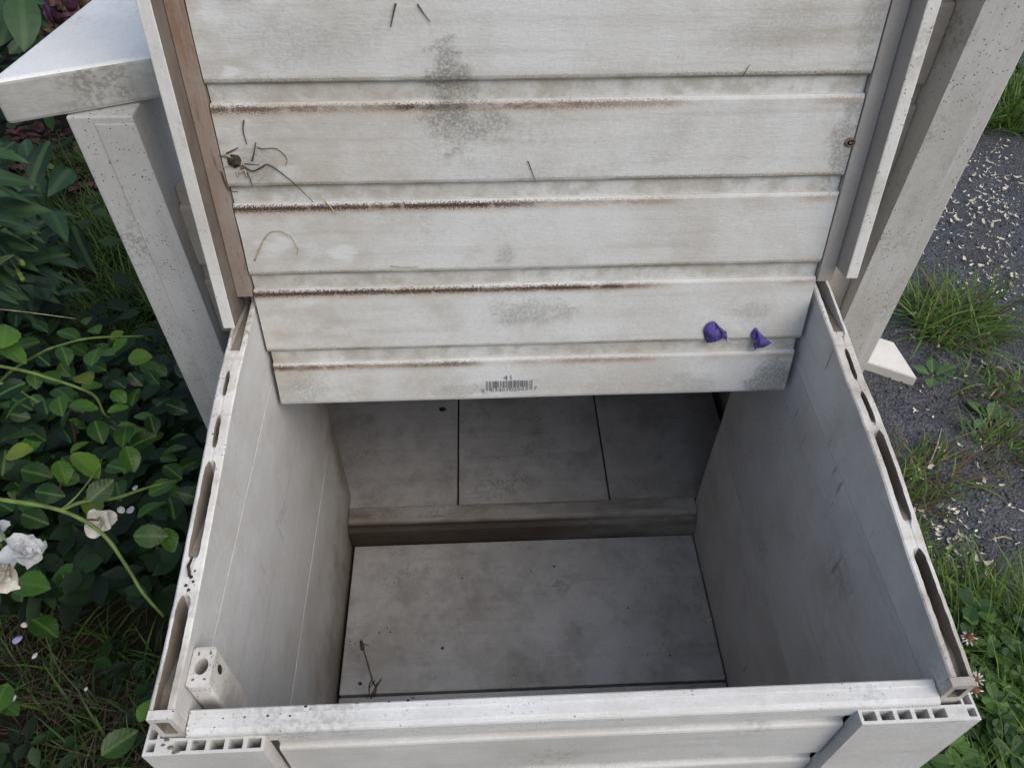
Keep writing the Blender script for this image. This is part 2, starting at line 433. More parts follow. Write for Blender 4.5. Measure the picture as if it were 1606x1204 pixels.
# --- floor, rail and rear planks
fl = box('floor_panel', M_floor, bench, -.249, .2535, .3815, .5985, .012, zz(-1.0), .001)
box('front_floor_plank', M_floor, bench, -.249, .2535, .200, .3785, .012, zz(-1.002), .001)
bm = bmesh.new()     # low rail: extruded moulding profile (y, z)
prof = [(.600, .012), (.600, .066), (.6008, .070), (.602, .0725), (.6045, .0745), (.607, .0772), (.608, .082), (.6105, .0850), (.614, .0862), (.634, .0862), (.6355, .0845), (.6355, .012)]
for x in (-.2535, .2550): [bm.verts.new((x, a, b)) for a, b in prof]
bm.verts.ensure_lookup_table(); k = len(prof)
for i in range(k): bm.faces.new((bm.verts[i], bm.verts[(i + 1) % k], bm.verts[k + (i + 1) % k], bm.verts[k + i]))
bm.faces.new([bm.verts[i] for i in range(k)]); bm.faces.new([bm.verts[k + i] for i in range(k)])
ra = link('floor_rail', finish(bm, 'floor_rail'), M_rail, bench); ra['label'] = 'brown-stained moulded rail across the back of the floor'
for x0, x1 in ((-.320, -.0965), (-.0940, .1295), (.1320, .3300)):
    box('rear_plank', M_floor, bench, x0, x1, .637, .935, .055, .0800, .001)
box('rear_wall', M_side, bench, -.330, .345, .940, .955, .012, .560, .001)
box('rear_deck', M_side, bench, -.330, .345, .622, .939, .535, .553, .001)
box('rear_side_wall', M_side, bench, -.345, -.331, .600, .955, .012, .5335, .001)
box('rear_side_wall', M_side, bench, .346, .360, .600, .955, .012, .5335, .001)
box('sill_strip', M_side, bench, -.312, -.2730, .600, .612, .012, .500, .001)
box('sill_strip', M_side, bench, .2745, .316, .600, .612, .012, .500, .001)

# --- front: cap rail, siding, hollow corner trims
ZC = zz(-.530)
bm = bmesh.new()
prof = [(.1800, ZC - .0165), (.1800, ZC - .003), (.1807, ZC - .0014), (.1840, ZC - .0006), (.1842, ZC), (.1915, ZC), (.1918, ZC + .0008), (.1955, ZC + .0008), (.1965, ZC), (.1965, ZC - .0165)]
N = 40; xs = np.linspace(-.2536, .2550, N)
for x in xs: [bm.verts.new((x, a, b + .0003 * noise.noise(Vector((x * 40, a * 300, 2))))) for a, b in prof]
bm.verts.ensure_lookup_table(); k = len(prof)
for j in range(N - 1):
    for i in range(k): bm.faces.new((bm.verts[j * k + i], bm.verts[j * k + (i + 1) % k], bm.verts[(j + 1) * k + (i + 1) % k], bm.verts[(j + 1) * k + i]))
bm.faces.new([bm.verts[i] for i in range(k)]); bm.faces.new([bm.verts[(N - 1) * k + i] for i in range(k)])
M_cap = mat_pvc('vinyl_cap', (.68, .69, .68), (.43, .41, .36), .40, 0, 1.0, mildew=.35, seed=7.7)
link('front_cap', finish(bm, 'front_cap'), M_cap, bench)
box('front_wall', M_in, bench, -.2536, .2550, .1915, .1985, .012, ZC - .018, .0005)

def siding_profile(h, rec=.0045, rech=.016, th=.018):
    """(depth, height) outline of one siding board: rounded lower lip, flat face, chamfered top, recessed tongue above"""
    return [(rec, .0), (.0030, -.0001), (.0016, .0005), (.0006, .0018), (.0, .0042), (.0, h * .5), (.0, h - .0028), (.0007, h - .0009), (.0018, h - .0001), (.0030, h),
            (rec, h - .0002), (rec, h + rech - .0004), (th, h + rech - .0004), (th, .0)]
def siding_mesh(x0, x1, h, name='slat', rec=.0045, rech=.016, th=.018, wob=.0005, seed=0):
    pf = siding_profile(h, rec, rech, th); k = len(pf); N = 26
    V = []
    for j in range(N):
        x = x0 + (x1 - x0) * j / (N - 1)
        for i, (a, b) in enumerate(pf):
            e = wob * noise.noise(Vector((x * 9, b * 30, seed)))
            xe = 0
            if j in (0, N - 1): xe = .0012 * noise.noise(Vector((b * 200, j, seed + 4)))
            V.append((x + xe, a + (e if a < th - .001 else 0), b))
    F = [(j * k + i, j * k + (i + 1) % k, (j + 1) * k + (i + 1) % k, (j + 1) * k + i) for j in range(N - 1) for i in range(k)]
    bm = bmesh.new(); bv = [bm.verts.new(p) for p in V]
    for q in F: bm.faces.new([bv[i] for i in q])
    bm.faces.new(bv[:k]); bm.faces.new(bv[-k:])
    return finish(bm, name)
z = ZC - .0172 - .0805; kk = 0
while z > .02:
    o = link('front_slat', siding_mesh(-.1990, .1980, .0645, 'front_slat', .004, .016, .009, .0004, kk), M_front, bench, False)
    o.location = Vector((0, .1795, z)) - bench.location; z -= .0807; kk += 1

def corner_trim(side):
    xo = .2815 * side; xi = (.2025 if side < 0 else .1990) * side
    zt = zz(-.5375)
    u = lambda x: x * side
    # plan outline in (|x|, y): front leg in front of the panel end, short side leg outside it
    ax0, ax1 = abs(xi), abs(xo)
    outer = [(ax0, .1705), (ax1, .1705), (ax1, .236), (ax1 - .0088, .236), (ax1 - .0088, .1812), (ax0, .1812)]
    holes = []
    cw = .0112; x = ax0 + .0022
    while x + cw < ax1 - .0088:
        holes.append(rect(x, x + cw - .0019, .1728, .1792, .0006)); x += cw + .0010
    holes.append(rect(ax1 - .0072, ax1 - .0016, .1728, .1786, .0006))
    y = .1808
    while y < .228:
        holes.append(rect(ax1 - .0072, ax1 - .0016, y, y + .0072, .0006)); y += .0092
    bm = plate_holes(outer, holes, lambda a, b, c: (a * side, b, zt - c), zt - .004, .07)
    link('corner_trim', finish(bm, 'corner_trim'), M_front, bench)
corner_trim(-1); corner_trim(1)

# --- hollow peg inside the left wall
pz = zz(-.512)
outer = rect(-.2540, -.2385, .2045, .2320, .0025)
holes = [circ(-.2463, .2185, .0046, 18, .0058), circ(-.2500, .2275, .0010, 6, .0016), circ(-.2422, .2278, .0011, 6, .0014), circ(-.2502, .2098, .0013, 6, .0010), circ(-.2425, .2098, .0013, 6, .0009)]
pg = link('peg', finish(plate_holes(outer, holes, lambda a, b, c: (a, b, pz - c), .30, .04), 'peg'), M_cut, bench)
pg['label'] = 'short hollow peg standing inside the left wall'
M_dark = mat_plain('dark_hole', (.030, .020, .014), .9, .4, 200)
bm = bmesh.new(); vs = [bm.verts.new((-.2382, .2215 + .0030 * math.cos(a), pz - .0135 + .0050 * math.sin(a))) for a in [i * math.pi / 8 for i in range(16)]]; bm.faces.new(vs)
me = finish(bm, 'screw_hole'); link('screw_hole', me, M_dark, pg)

# --- arms: posts with a proud trim, arm boards, backrest siding behind the lid
YP = .562
def post(side, xi, xm, xo, ztop, ztrim):
    a, b = sorted((xi * 1.0, xo)); 
    p = box('post', M_post, bench, a, b, YP, YP + .075, 0.0, ztop, .0016)
    a, b = sorted((xi - side * .0006, xm))
    link('post_trim', finish(box_bm(a, b, YP - .0011, YP - .0001, 0.0, ztrim, .0003), 'post_trim'), M_post, p)
    return p
post(-1, -.3150, -.3450, -.3655, .742, .736)
post(1, .3180, .3510, .3660, .900, .890)
def prism(name, pts, z0, z1, mat, parent, bev=.004, tilt=0.0, y0=0.0):
    bm = bmesh.new(); lo = [bm.verts.new((x, y, z0 - (y - y0) * tilt)) for x, y in pts]; hi = [bm.verts.new((x, y, z1 - (y - y0) * tilt)) for x, y in pts]; k = len(pts)
    bm.faces.new(lo[::-1]); bm.faces.new(hi)
    for i in range(k): bm.faces.new((lo[i], lo[(i + 1) % k], hi[(i + 1) % k], hi[i]))
    if bev: bmesh.ops.bevel(bm, geom=list(bm.edges), offset=bev, segments=3, affect='EDGES', profile=.5)
    return link(name, finish(bm, name), mat, parent)
ao = prism('armrest', [(-.4030, .5480), (-.2950, .5880), (-.2950, 1.02), (-.3200, 1.02)], .7430, .7765, M_arm, bench, .0035)
ao.data.materials.append(M_armend)
for p_ in ao.data.polygons:
    if abs(p_.normal.z) < .5: p_.material_index = 1
prism('armrest', [(.2950, .5880), (.4100, .5480), (.3250, 1.02), (.2950, 1.02)], .9010, .9350, M_arm, bench, .0035)
br = empty('backrest'); br.parent = bench; br.matrix_parent_inverse = bench.matrix_basis.inverted()
bpy.data.objects.remove(br)
LEAN = .062
bk = box('backrest', M_side, bench, -.262, .308, .700, .712, .556, 1.00, .001)
bk.location = (0, -.094, 0); bk.rotation_euler = (0, 0, 0)
for i in range(6):
    o = link('siding_board', siding_mesh(-.3142 if i < 2 else -.2650, .3170, .0645, 'siding_board', .0045, .016, .018, .0004, 10 + i), M_side, bk, False)
    zb = .500 + i * .0806
    o.location = (0, .5765 + (zb - .523) * LEAN - bk.location.y - .4 * 0, zb); o.rotation_euler = (-LEAN, 0, 0)

# --- the lid
LT = .18412166
LC = Vector((0, .50341042, zz(-.57254204)))
M_lidback = mat_pvc('vinyl_lid_back', (.48, .46, .43), (.2, .15, .1), .6, 0, .5)
lid = link('lid', finish(box_bm(-.262, .262, .0185, .0215, .060, .505, .0005), 'lid'), M_lidback, bench, False)
lid.location = LC - bench.location; lid.rotation_euler = (-LT, 0, 0)
lid['label'] = 'slatted seat lid tipped up on its back edge'
ROWH, FIRST = .0806, .0628

def lid_extra(m, col, v):
    sx = m.n('ShaderNodeSeparateXYZ'); m.t.links.new(v, sx.inputs[0]); X, S = sx.outputs[0], sx.outputs[2]
    at = lambda nm: m.n('ShaderNodeAttribute', attribute_type='OBJECT', attribute_name=nm).outputs['Fac']
    nf = m.noise(v, 420, 3, .7); nb_ = m.noise(v, 130, 5, .75); nm_ = m.noise(v, 45, 3, .6, (.5, 1, 1)); nl = m.noise(v, 14, 3, .6, (1, 1, .1))
    # horizontal grime bands of the embossed plank
    band = m.noise(v, 60, 3, .55, (.035, 1, 1))
    col = m.mix(m.math('MULTIPLY', m.ss(band, .54, .68), m.ss(nl, .35, .65, .08, .38)), col, (.36, .325, .26))
    # left part dirtier
    left = m.ss(X, -.05, -.25)
    col = m.mix(m.math('MULTIPLY', left, m.ss(nm_, .38, .68, .05, .50)), col, (.34, .30, .235))
    # brown line just below each upper edge
    dist = m.math('FLOORED_MODULO', m.math('SUBTRACT', .0493 + 10 * ROWH, S), ROWH)
    jag = m.math('MULTIPLY', m.math('SUBTRACT', m.noise(v, 800, 2, .8), .5), .0125)
    dj = m.math('ADD', dist, jag)
    line = m.math('MULTIPLY', m.ss(dj, .0012, .0034), m.ss(dj, .0054, .0088, 1, 0))
    e = at('stain_edge'); am = at('stain_amount')
    inten = m.math('MULTIPLY', m.ss(X, m.math('ADD', e, .10), e), am)
    inten = m.math('ADD', inten, m.math('MULTIPLY', m.ss(m.noise(v, 9, 2, .5, (1, 0, 0), (2, 0, 0)), .38, .60), .48))
    brk = m.math('MULTIPLY', m.ss(m.noise(v, 24, 4, .7, (1, 0, 2.5), (6, 0, 1)), .30, .52, .30, 1.0), m.ss(m.noise(v, 120, 3, .7, (1, 0, .6), (1, 0, 7)), .28, .48, .45, 1.0))
    inten = m.math('MINIMUM', m.math('MULTIPLY', inten, brk), .96)
    wide = m.math('MULTIPLY', m.ss(dj, .0015, .0034), m.ss(dj, .0065, .0130, 1, 0))
    col = m.mix(m.math('MULTIPLY', wide, m.math('MULTIPLY', inten, .55)), col, (.34, .22, .12))
    col = m.mix(m.math('MULTIPLY', line, inten, clamp=True), col, m.mix(inten, (.30, .17, .075), (.040, .022, .014)))
    # tan grime above each lower lip
    dl = m.math('FLOORED_MODULO', m.math('SUBTRACT', S, FIRST - 10 * ROWH), ROWH)
    lowl = m.math('MULTIPLY', m.ss(m.math('ADD', dl, jag), .0008, .0060, 1, 0), m.ss(nl, .34, .62, .15, .85))
    col = m.mix(lowl, col, (.22, .175, .10))
    # recess strip between boards greyer
    inrec = m.math('MULTIPLY', m.math('GREATER_THAN', dl, .0671), m.ss(m.noise(v, 70, 4, .65), .38, .66, .1, .6))
    col = m.mix(inrec, col, (.31, .285, .23))
    # mildew blotches (position on the lid, radii)
    for bx, bs, rx, rs, st in ((-.072, .317, .018, .020, .9), (-.062, .272, .034, .024, .85), (-.066, .297, .022, .03, .7), (-.010, .100, .040, .015, .62), (-.028, .160, .010, .012, .55), (.245, .250, .014, .034, .85),
                               (.232, .016, .026, .024, .95), (.150, .012, .03, .018, .45), (-.235, .020, .03, .03, .55), (-.17, .335, .05, .02, .35), (.243, .345, .014, .04, .6), (.20, .095, .02, .01, .4), (-.08, .012, .03, .01, .45),
                               (.10, .255, .03, .02, .22), (-.02, .235, .05, .015, .22), (.17, .34, .05, .02, .3), (-.225, .24, .02, .02, .6)):
        dx = m.math('DIVIDE', m.math('SUBTRACT', X, bx), rx); dy = m.math('DIVIDE', m.math('SUBTRACT', S, bs), rs)
        rr = m.math('SQRT', m.math('ADD', m.math('MULTIPLY', dx, dx), m.math('MULTIPLY', dy, dy)))
        rr = m.math('ADD', rr, m.math('ADD', m.math('MULTIPLY', m.math('SUBTRACT', nm_, .5), 2.4), m.math('MULTIPLY', m.math('SUBTRACT', nb_, .5), 1.8)))
        k = m.math('MULTIPLY', m.ss(rr, .45, 1.15, 1, 0), m.ss(nf, .36, .58, .25, 1.0))
        col = m.mix(m.math('MULTIPLY', k, st * .72), col, (.175, .165, .14))
    # pale scuffs
    for bx, bs, rx, rs, st in ((-.222, .170, .022, .012, .7), (-.167, .163, .016, .009, .7), (-.231, .315, .008, .006, .9), (-.20, .365, .012, .006, .7), (-.235, .36, .014, .01, .6), (-.205, .235, .016, .010, .5), (-.19, .085, .02, .006, .4)):
        dx = m.math('DIVIDE', m.math('SUBTRACT', X, bx), rx); dy = m.math('DIVIDE', m.math('SUBTRACT', S, bs), rs)
        rr = m.math('ADD', m.math('SQRT', m.math('ADD', m.math('MULTIPLY', dx, dx), m.math('MULTIPLY', dy, dy))), m.math('MULTIPLY', m.math('SUBTRACT', nm_, .5), 3.0))
        col = m.mix(m.math('MULTIPLY', m.ss(rr, .4, 1.1, 1, 0), st * .6), col, (.74, .77, .78))
    return col
M_lid = mat_pvc('vinyl_lid', (.605, .615, .60), (.41, .375, .31), .55, 0, .25, ref=lid, extra=lid_extra, mildew=.18)
rows = [(0.0, .0493, -.12, .55)] + [(FIRST + i * ROWH, .0669, e, a) for i, (e, a) in enumerate([(.02, .95), (-.06, .95), (-.02, .55), (-.3, .2), (-.3, .2)])]
slats = []
for i, (s, h, e, a) in enumerate(rows):
    hw = .2500 if i == 0 else .2520
    o = link('slat', siding_mesh(-hw, hw, h, 'slat', .0045, .0135, .018, .0005, i), M_lid, lid, False)
    o.location = (0, 0, s); o['stain_edge'] = float(e); o['stain_amount'] = float(a); slats.append(o)

def rail_extra_l(m, col, v):
    sx = m.n('ShaderNodeSeparateXYZ'); m.t.links.new(v, sx.inputs[0])
    nz = m.noise(v, 26, 5, .65, (1, 1, .35)); n2 = m.noise(v, 200, 4, .65, (1, 1, .2))
    col = m.mix(m.ss(nz, .48, .66, 0, .55), col, (.24, .155, .095))
    col = m.mix(m.ss(nz, .62, .76, 0, .8), col, (.22, .095, .032))
    up = m.math('MULTIPLY', m.ss(sx.outputs[2], .235, .33), m.ss(m.noise(v, 32, 5, .7, (1.6, 1, .22), (2, 2, 8)), .40, .58))
    lo_ = m.math('MULTIPLY', m.ss(sx.outputs[2], .21, .17), m.ss(m.noise(v, 40, 4, .7, (1.6, 1, .25), (5, 1, 3)), .50, .64))
    col = m.mix(m.math('MULTIPLY', m.math('MAXIMUM', up, lo_), .60), col, (.21, .105, .048))
    return m.mix(m.ss(n2, .56, .72, 0, .6), col, (.10, .075, .055))
M_rl = mat_pvc('vinyl_rail_rusty', (.33, .285, .25), (.20, .15, .115), .8, 2, .5, ref=lid, extra=rail_extra_l, mildew=.5)
M_rr = mat_pvc('vinyl_rail_grey', (.46, .43, .39), (.28, .245, .20), .7, 2, .5, ref=lid, mildew=.5, seed=1.9)
M_lip = mat_pvc('vinyl_lip', (.66, .66, .63), (.36, .34, .28), .5, 2, .9, ref=lid, mildew=.9, seed=2.9, dots=.34)
M_groove_l = mat_pvc('vinyl_groove', (.19, .165, .14), (.06, .045, .034), .85, 2, .5, ref=lid, mildew=.7, seed=3.9)
def lid_rail(side, s_flat, s_lip, mats):
    x0, x1, x2 = .2530, .2668, .2776
    a, b = sorted((x0 * side, x1 * side))
    rl = link('side_rail', finish(box_bm(a, b, -.0012, .0180, s_flat, .505, .0006), 'side_rail'), mats[0], lid, False)
    a, b = sorted(((x1 + .0003) * side, x2 * side))
    me = finish(box_bm(a, b, -.0225, .0180, s_lip, .505, .0010), 'lip')
    lp = link('lip', me, mats[1], lid, False)
    me.materials.append(mats[2])
    for p in me.polygons:
        if p.normal.x * side < -.7: p.material_index = 1
    return rl
lid_rail(-1, .124, .105, (M_rl, M_lip, M_groove_l)); lid_rail(1, .126, .140, (M_rr, M_lip, M_rr))
# rusted knot at the right rail, and drain hole at the left
M_rust = mat_plain('rust', (.19, .13, .09), .95, .45, 300, .0)
def disc_bowl(name, mat, parent, x, s, rx, rs, depth, n=18):
    V = [(x, -.0012, s)]; F = []
    for ring, (q, yy) in enumerate(((.55, -.0012), (.85, -.0012), (1.0, -.0006))):
        for i in range(n):
            a = 2 * math.pi * i / n; j = 1 + .10 * noise.noise(Vector((math.cos(a) * 2, math.sin(a) * 2, x * 30)))
            V.append((x + rx * q * j * math.cos(a), yy, s + rs * q * j * math.sin(a)))
    for i in range(n): F.append((0, 1 + i, 1 + (i + 1) % n))
    for k in range(2):
        for i in range(n): F.append((1 + k * n + i, 1 + k * n + (i + 1) % n, 1 + (k + 1) * n + (i + 1) % n, 1 + (k + 1) * n + i))
    me = pyd(name, V, F, True); return link(name, me, mat, parent, False)
disc_bowl('rust_knot', M_rust, lid, .2500, .2530, .0050, .0040, 0)

# barcode printed on the lowest slat
def upc_bars(code):
    Lc = ['0001101', '0011001', '0010011', '0111101', '0100011', '0110001', '0101111', '0111011', '0110111', '0001011']
    s = '101' + ''.join(Lc[int(c)] for c in code[:6]) + '01010' + ''.join(''.join('1' if q == '0' else '0' for q in Lc[int(c)]) for c in code[6:]) + '101'
    return s
code = '003401020417'; bits = upc_bars(code)
bw = .0450; u = bw / 95; bx0, bs0, bs1 = -.0487, .0148, .0232
V = []; F = []
i = 0
while i < 95:
    if bits[i] == '1':
        j = i
        while j < 95 and bits[j] == '1': j += 1
        long_ = i < 10 or i >= 85 or 45 <= i < 50
        lo = bs0 - (.0032 if long_ else 0)
        x0, x1 = bx0 + i * u, bx0 + j * u; b = len(V)
        V += [(x0, -.00075, lo), (x1, -.00075, lo), (x1, -.00075, bs1), (x0, -.00075, bs1)]; F.append((b, b + 1, b + 2, b + 3)); i = j
    else: i += 1
def text_vf(txt, size, x, s, spacing=1.0):
    cu = bpy.data.curves.new('t', 'FONT'); cu.body = txt; cu.size = size; cu.align_x = 'CENTER'; cu.space_character = spacing; cu.resolution_u = 2
    ob = bpy.data.objects.new('t', cu); C.objects.link(ob)
    dg = bpy.context.evaluated_depsgraph_get(); dg.update(); me = bpy.data.meshes.new_from_object(ob.evaluated_get(dg))
    b = len(V)
    for vv in me.vertices: V.append((x + vv.co.x * 1.15, -.00075, s + vv.co.y))
    for p in me.polygons: F.append(tuple(b + k for k in p.vertices))
    bpy.data.objects.remove(ob); bpy.data.curves.remove(cu); bpy.data.meshes.remove(me)
text_vf('41', .0078, bx0 + bw / 2 - .001, .0242, 1.15)
text_vf('0', .0060, bx0 - .0035, .0098); text_vf('03401', .0060, bx0 + 27.5 * u, .0104, 1.05); text_vf('02041', .0060, bx0 + 67 * u, .0104, 1.05); text_vf('7', .0060, bx0 + bw + .003, .0110)
M_ink = mat_plain('grey_ink', (.14, .145, .16), .7, .35, 900, 0)
o = link('printed_barcode', pyd('printed_barcode', V, F), M_ink, lid, False); o.location = (0, 0, 0)

# ================================================================ things lying on the lid
lidM = Matrix.Translation(LC) @ Matrix.Rotation(-LT, 4, 'X')
def lp(x, s, off=.001):       # world point on the lid face
    return lidM @ Vector((x, -off, s))
def lidpx(px, py):
    vv = r * ((px - 803) / FPX) + d * ((py - 602) / FPX) + f
    inv = lidM.inverted(); a = inv @ CAM; b = inv @ (CAM + vv); t = a.y / (a.y - b.y); q = a + (b - a) * t
    return q.x, q.z
M_twig = mat_plain('dry_stem', (.075, .055, .038), .9, .5, 150, .3)
M_straw = mat_plain('straw', (.42, .35, .22), .85, .3, 150, .3)
def lid_strand(name, pts, rad, mat, label, cat, parent=None, lift=.0012):
    W = [lp(*lidpx(x, y), rad * 1.1 + lift * (q if False else .3)) for q, (x, y) in enumerate(pts)]
    W = smooth_path(W, 5); n = len(W)
    V, F = tube_vf(W, [rad * .72 * (1 - .6 * i / n) for i in range(n)], 5)
    base = W[0]
    o = link(name, pyd(name, [tuple(Vector(q) - base) for q in V], F, True), mat, parent)
    if parent is None: o.location = base; tag(o, label, cat)
    else: o.matrix_parent_inverse = Matrix.Identity(4); o.location = base - parent.location
    return o
tuft = empty('dried_root_tuft', lp(*lidpx(370, 255)))
tag(tuft, 'dark clump of dried roots stuck beside the rusty left lid rail', 'dried roots')
cx_, cs_ = lidpx(368, 253); V = []; F = []
for i in range(9):
    for j in range(14):
        th = math.pi / 2 * i / 8; a = 2 * math.pi * j / 14
        k = 1 + .45 * noise.noise(Vector((math.cos(a) * 3, math.sin(a) * 3, i * .9)))
        V.append(tuple(lp(cx_ + .0052 * math.sin(th) * math.cos(a) * k, cs_ + .0050 * math.sin(th) * math.sin(a) * k, (.0030 + .0012 * noise.noise(Vector((i * .9, j * 1.3, 2)))) * math.cos(th) + .0002) - tuft.location))
for i in range(8):
    for j in range(14): F.append((i * 14 + j, i * 14 + (j + 1) % 14, (i + 1) * 14 + (j + 1) % 14, (i + 1) * 14 + j))
o = link('clump', pyd('clump', V, F, True), mat_plain('dark_clump', (.055, .042, .030), .95, .6, 400, 1.0), tuft, False)
for pts, rad, mt in (([(352, 240), (362, 246), (375, 256), (388, 264)], .0009, M_straw), ([(345, 243), (358, 247), (366, 250)], .0008, M_twig), ([(380, 258), (396, 267), (410, 262), (420, 257), (436, 266), (460, 285), (492, 316)], .0011, M_twig),
                     ([(356, 240), (374, 231)], .0011, M_twig), ([(378, 262), (386, 268), (392, 278), (397, 292)], .0009, M_twig), ([(384, 256), (395, 257), (407, 258)], .0007, M_twig),
                     ([(372, 268), (374, 277)], .0010, M_straw), ([(376, 270), (385, 266), (387, 277)], .0013, M_straw), ([(350, 262), (358, 260), (368, 262)], .0006, M_straw), ([(348, 268), (353, 283), (360, 297), (374, 300)], .0012, M_twig)):
    lid_strand('root_strand', pts, rad, mt, None, None, tuft)
lid_strand('dry_twig', [(396, 252), (399, 240), (402, 222)], .0011, M_twig, 'short dark dry stem standing above the dried root clump on the lid', 'twig')
lid_strand('dry_twig', [(404, 230), (412, 233), (434, 233), (450, 248), (448, 260)], .0006, M_twig, 'hair-thin hooked dry stem right of the dried root clump', 'twig')
lid_strand('dry_twig', [(383, 188), (382, 205), (388, 226)], .0009, M_twig, 'short upright dry stem on the second lid board above the root clump', 'twig')
lid_strand('dry_twig', [(400, 408), (412, 380), (424, 364), (440, 362), (456, 370), (467, 388), (466, 398)], .0008, M_straw, 'curled pale dry stem over white scuffs at the lid\'s left', 'twig')
lid_strand('straw_bit', [(503, 306), (512, 316), (520, 325), (527, 335)], .0011, M_straw, 'short bright straw across the dark brown lid line', 'straw')
lid_strand('dry_twig', [(621, 5), (617, 22), (613, 42)], .0011, M_twig, 'short dark dry stem on the top visible lid board, left of its twin', 'twig')
lid_strand('dry_twig', [(655, 6), (664, 20), (675, 34)], .0008, M_twig, 'thin slanting dry stem on the top visible lid board', 'twig')
lid_strand('dry_twig', [(828, 252), (834, 268), (840, 284)], .0006, M_twig, 'thin dry stem at the centre of the second lid board', 'twig')
lid_strand('dry_twig', [(1165, 118), (1170, 110), (1176, 101)], .0006, M_twig, 'tiny dry stem at the right of the top visible lid board', 'twig')
lid_strand('dry_twig', [(613, 416), (640, 418), (657, 417)], .0008, M_straw, 'flat pale stem on the third lid board', 'twig')

# purple petals
m = NT('purple_petal'); v = m.coord(); sx = m.n('ShaderNodeSeparateXYZ'); m.t.links.new(v, sx.inputs[0])
nz = m.noise(v, 420, 4, .6, (1, .3, .3)); n3 = m.noise(v, 110, 4, .6); col = m.mix(m.ss(nz, .3, .7), (.06, .042, .20), (.12, .09, .36)); col = m.mix(m.ss(n3, .45, .66), col, (.055, .045, .11)); col = m.mix(m.ss(n3, .44, .30, 0, .6), col, (.20, .16, .50))
M_pet = m.done(col, .6, m.bump(nz, .4, .0006), .3)
def petal_mesh(name, W, H, curl, fold, n=12, tip=1.0, crease=.0016, seed=0):
    V = []; F = []; K = 11
    for j in range(n):
        t = j / (n - 1)
        wd = W * (.10 + .90 * math.sin(math.pi * (.02 + .80 * t)) ** .8) * (1 - .15 * t)
        for i in range(K):
            q = (i - K // 2) / (K // 2)
            x = q * wd / 2; z_ = (t - .55) * H + .10 * H * (1 - q * q) * t + .05 * H * noise.noise(Vector((q * 2.5, 3.1, seed))) * t
            y = -.0010 - curl * (1 - q * q) * math.sin(math.pi * min(1, t * 1.1)) - fold * max(0, q) ** 1.4 * t
            y -= crease * (noise.noise(Vector((q * 3.2, t * 1.8, seed + 1))) + .5 * noise.noise(Vector((q * 8, t * 4, seed + 2)))) * t
            V.append((x * (1 - .25 * fold / .01 * max(0, q)), y, z_))
    for j in range(n - 1):
        for i in range(K - 1): F.append((j * K + i, j * K + i + 1, (j + 1) * K + i + 1, (j + 1) * K + i))
    return pyd(name, V, F, True)
M_tip = mat_plain('petal_tip', (.62, .56, .70), .6, .1, 200, .1)
def outline_petal(parts, tip, label, seed):
    """thin crumpled petal from flat lobes; each lobe is an outline on the lid (crop pixels) with a height for its rim and its middle"""
    base = lp(*lidpx(1080 + tip[0] / 10.04, 480 + tip[1] / 10.04)); V = []; F = []; T = []
    for out, hr, hm in parts:
        pts = []
        for i in range(len(out)):            # soften the outline
            p0, p1, p2, p3 = [Vector((*out[(i + k) % len(out)], 0)) for k in (-1, 0, 1, 2)]
            for t in (0, .33, .66): pts.append(0.5 * ((2 * p1) + (p2 - p0) * t + (2 * p0 - 5 * p1 + 4 * p2 - p3) * t * t + (3 * p1 - p0 - 3 * p2 + p3) * t ** 3))
        c = sum(pts, Vector()) / len(pts); b = len(V); N = len(pts); rings = (1, .8, .55, .28)
        for k, q in enumerate(rings):
            for p in pts:
                w_ = c + (p - c) * q; x, s_ = lidpx(1080 + w_.x / 10.04, 480 + w_.y / 10.04)
                h = hr + (hm - hr) * (1 - q) ** .7 + .0022 * noise.noise(Vector((w_.x / 60, w_.y / 110, seed))) * (.4 + q) + .0012 * noise.noise(Vector((w_.x / 22, w_.y / 60, seed + 3)))
                V.append(tuple(lp(x, s_, max(.0006, h)) - base)); T.append((w_ - Vector((*tip, 0))).length)
        x, s_ = lidpx(1080 + c.x / 10.04, 480 + c.y / 10.04); V.append(tuple(lp(x, s_, hm) - base)); T.append(99)
        for k in range(3):
            for i in range(N): F.append((b + k * N + i, b + k * N + (i + 1) % N, b + (k + 1) * N + (i + 1) % N, b + (k + 1) * N + i))
        for i in range(N): F.append((b + 3 * N + i, b + 3 * N + (i + 1) % N, b + 4 * N))
    me = pyd('purple_petal', V, F, True); o = link('purple_petal', me, M_pet); o.location = base; me.materials.append(M_tip)
    for p in me.polygons:
        if sum(T[i] for i in p.vertices) / len(p.vertices) < 62: p.material_index = 1
    sol = o.modifiers.new('thickness', 'SOLIDIFY'); sol.thickness = .0002
    return tag(o, label, 'petal', 'purple petals on the lid')
outline_petal([([(395, 220), (300, 260), (235, 350), (240, 450), (270, 545), (330, 560), (420, 552), (510, 500), (535, 430), (490, 350), (430, 260)], .0012, .0062),
               ([(405, 225), (520, 345), (575, 360), (590, 440), (615, 548), (545, 492), (505, 460), (480, 350)], .0030, .0042)], (615, 548), 'rounded purple petal, the left one of two on the lid', 3)
outline_petal([([(1050, 325), (975, 430), (985, 490), (1030, 512), (1075, 470), (1085, 385)], .0010, .0028),
               ([(1060, 330), (1180, 470), (1285, 540), (1200, 592), (1050, 640), (990, 685), (1018, 600), (1040, 512), (1075, 400)], .0028, .0068)], (990, 685), 'folded triangular purple petal, the right one of two on the lid', 8)

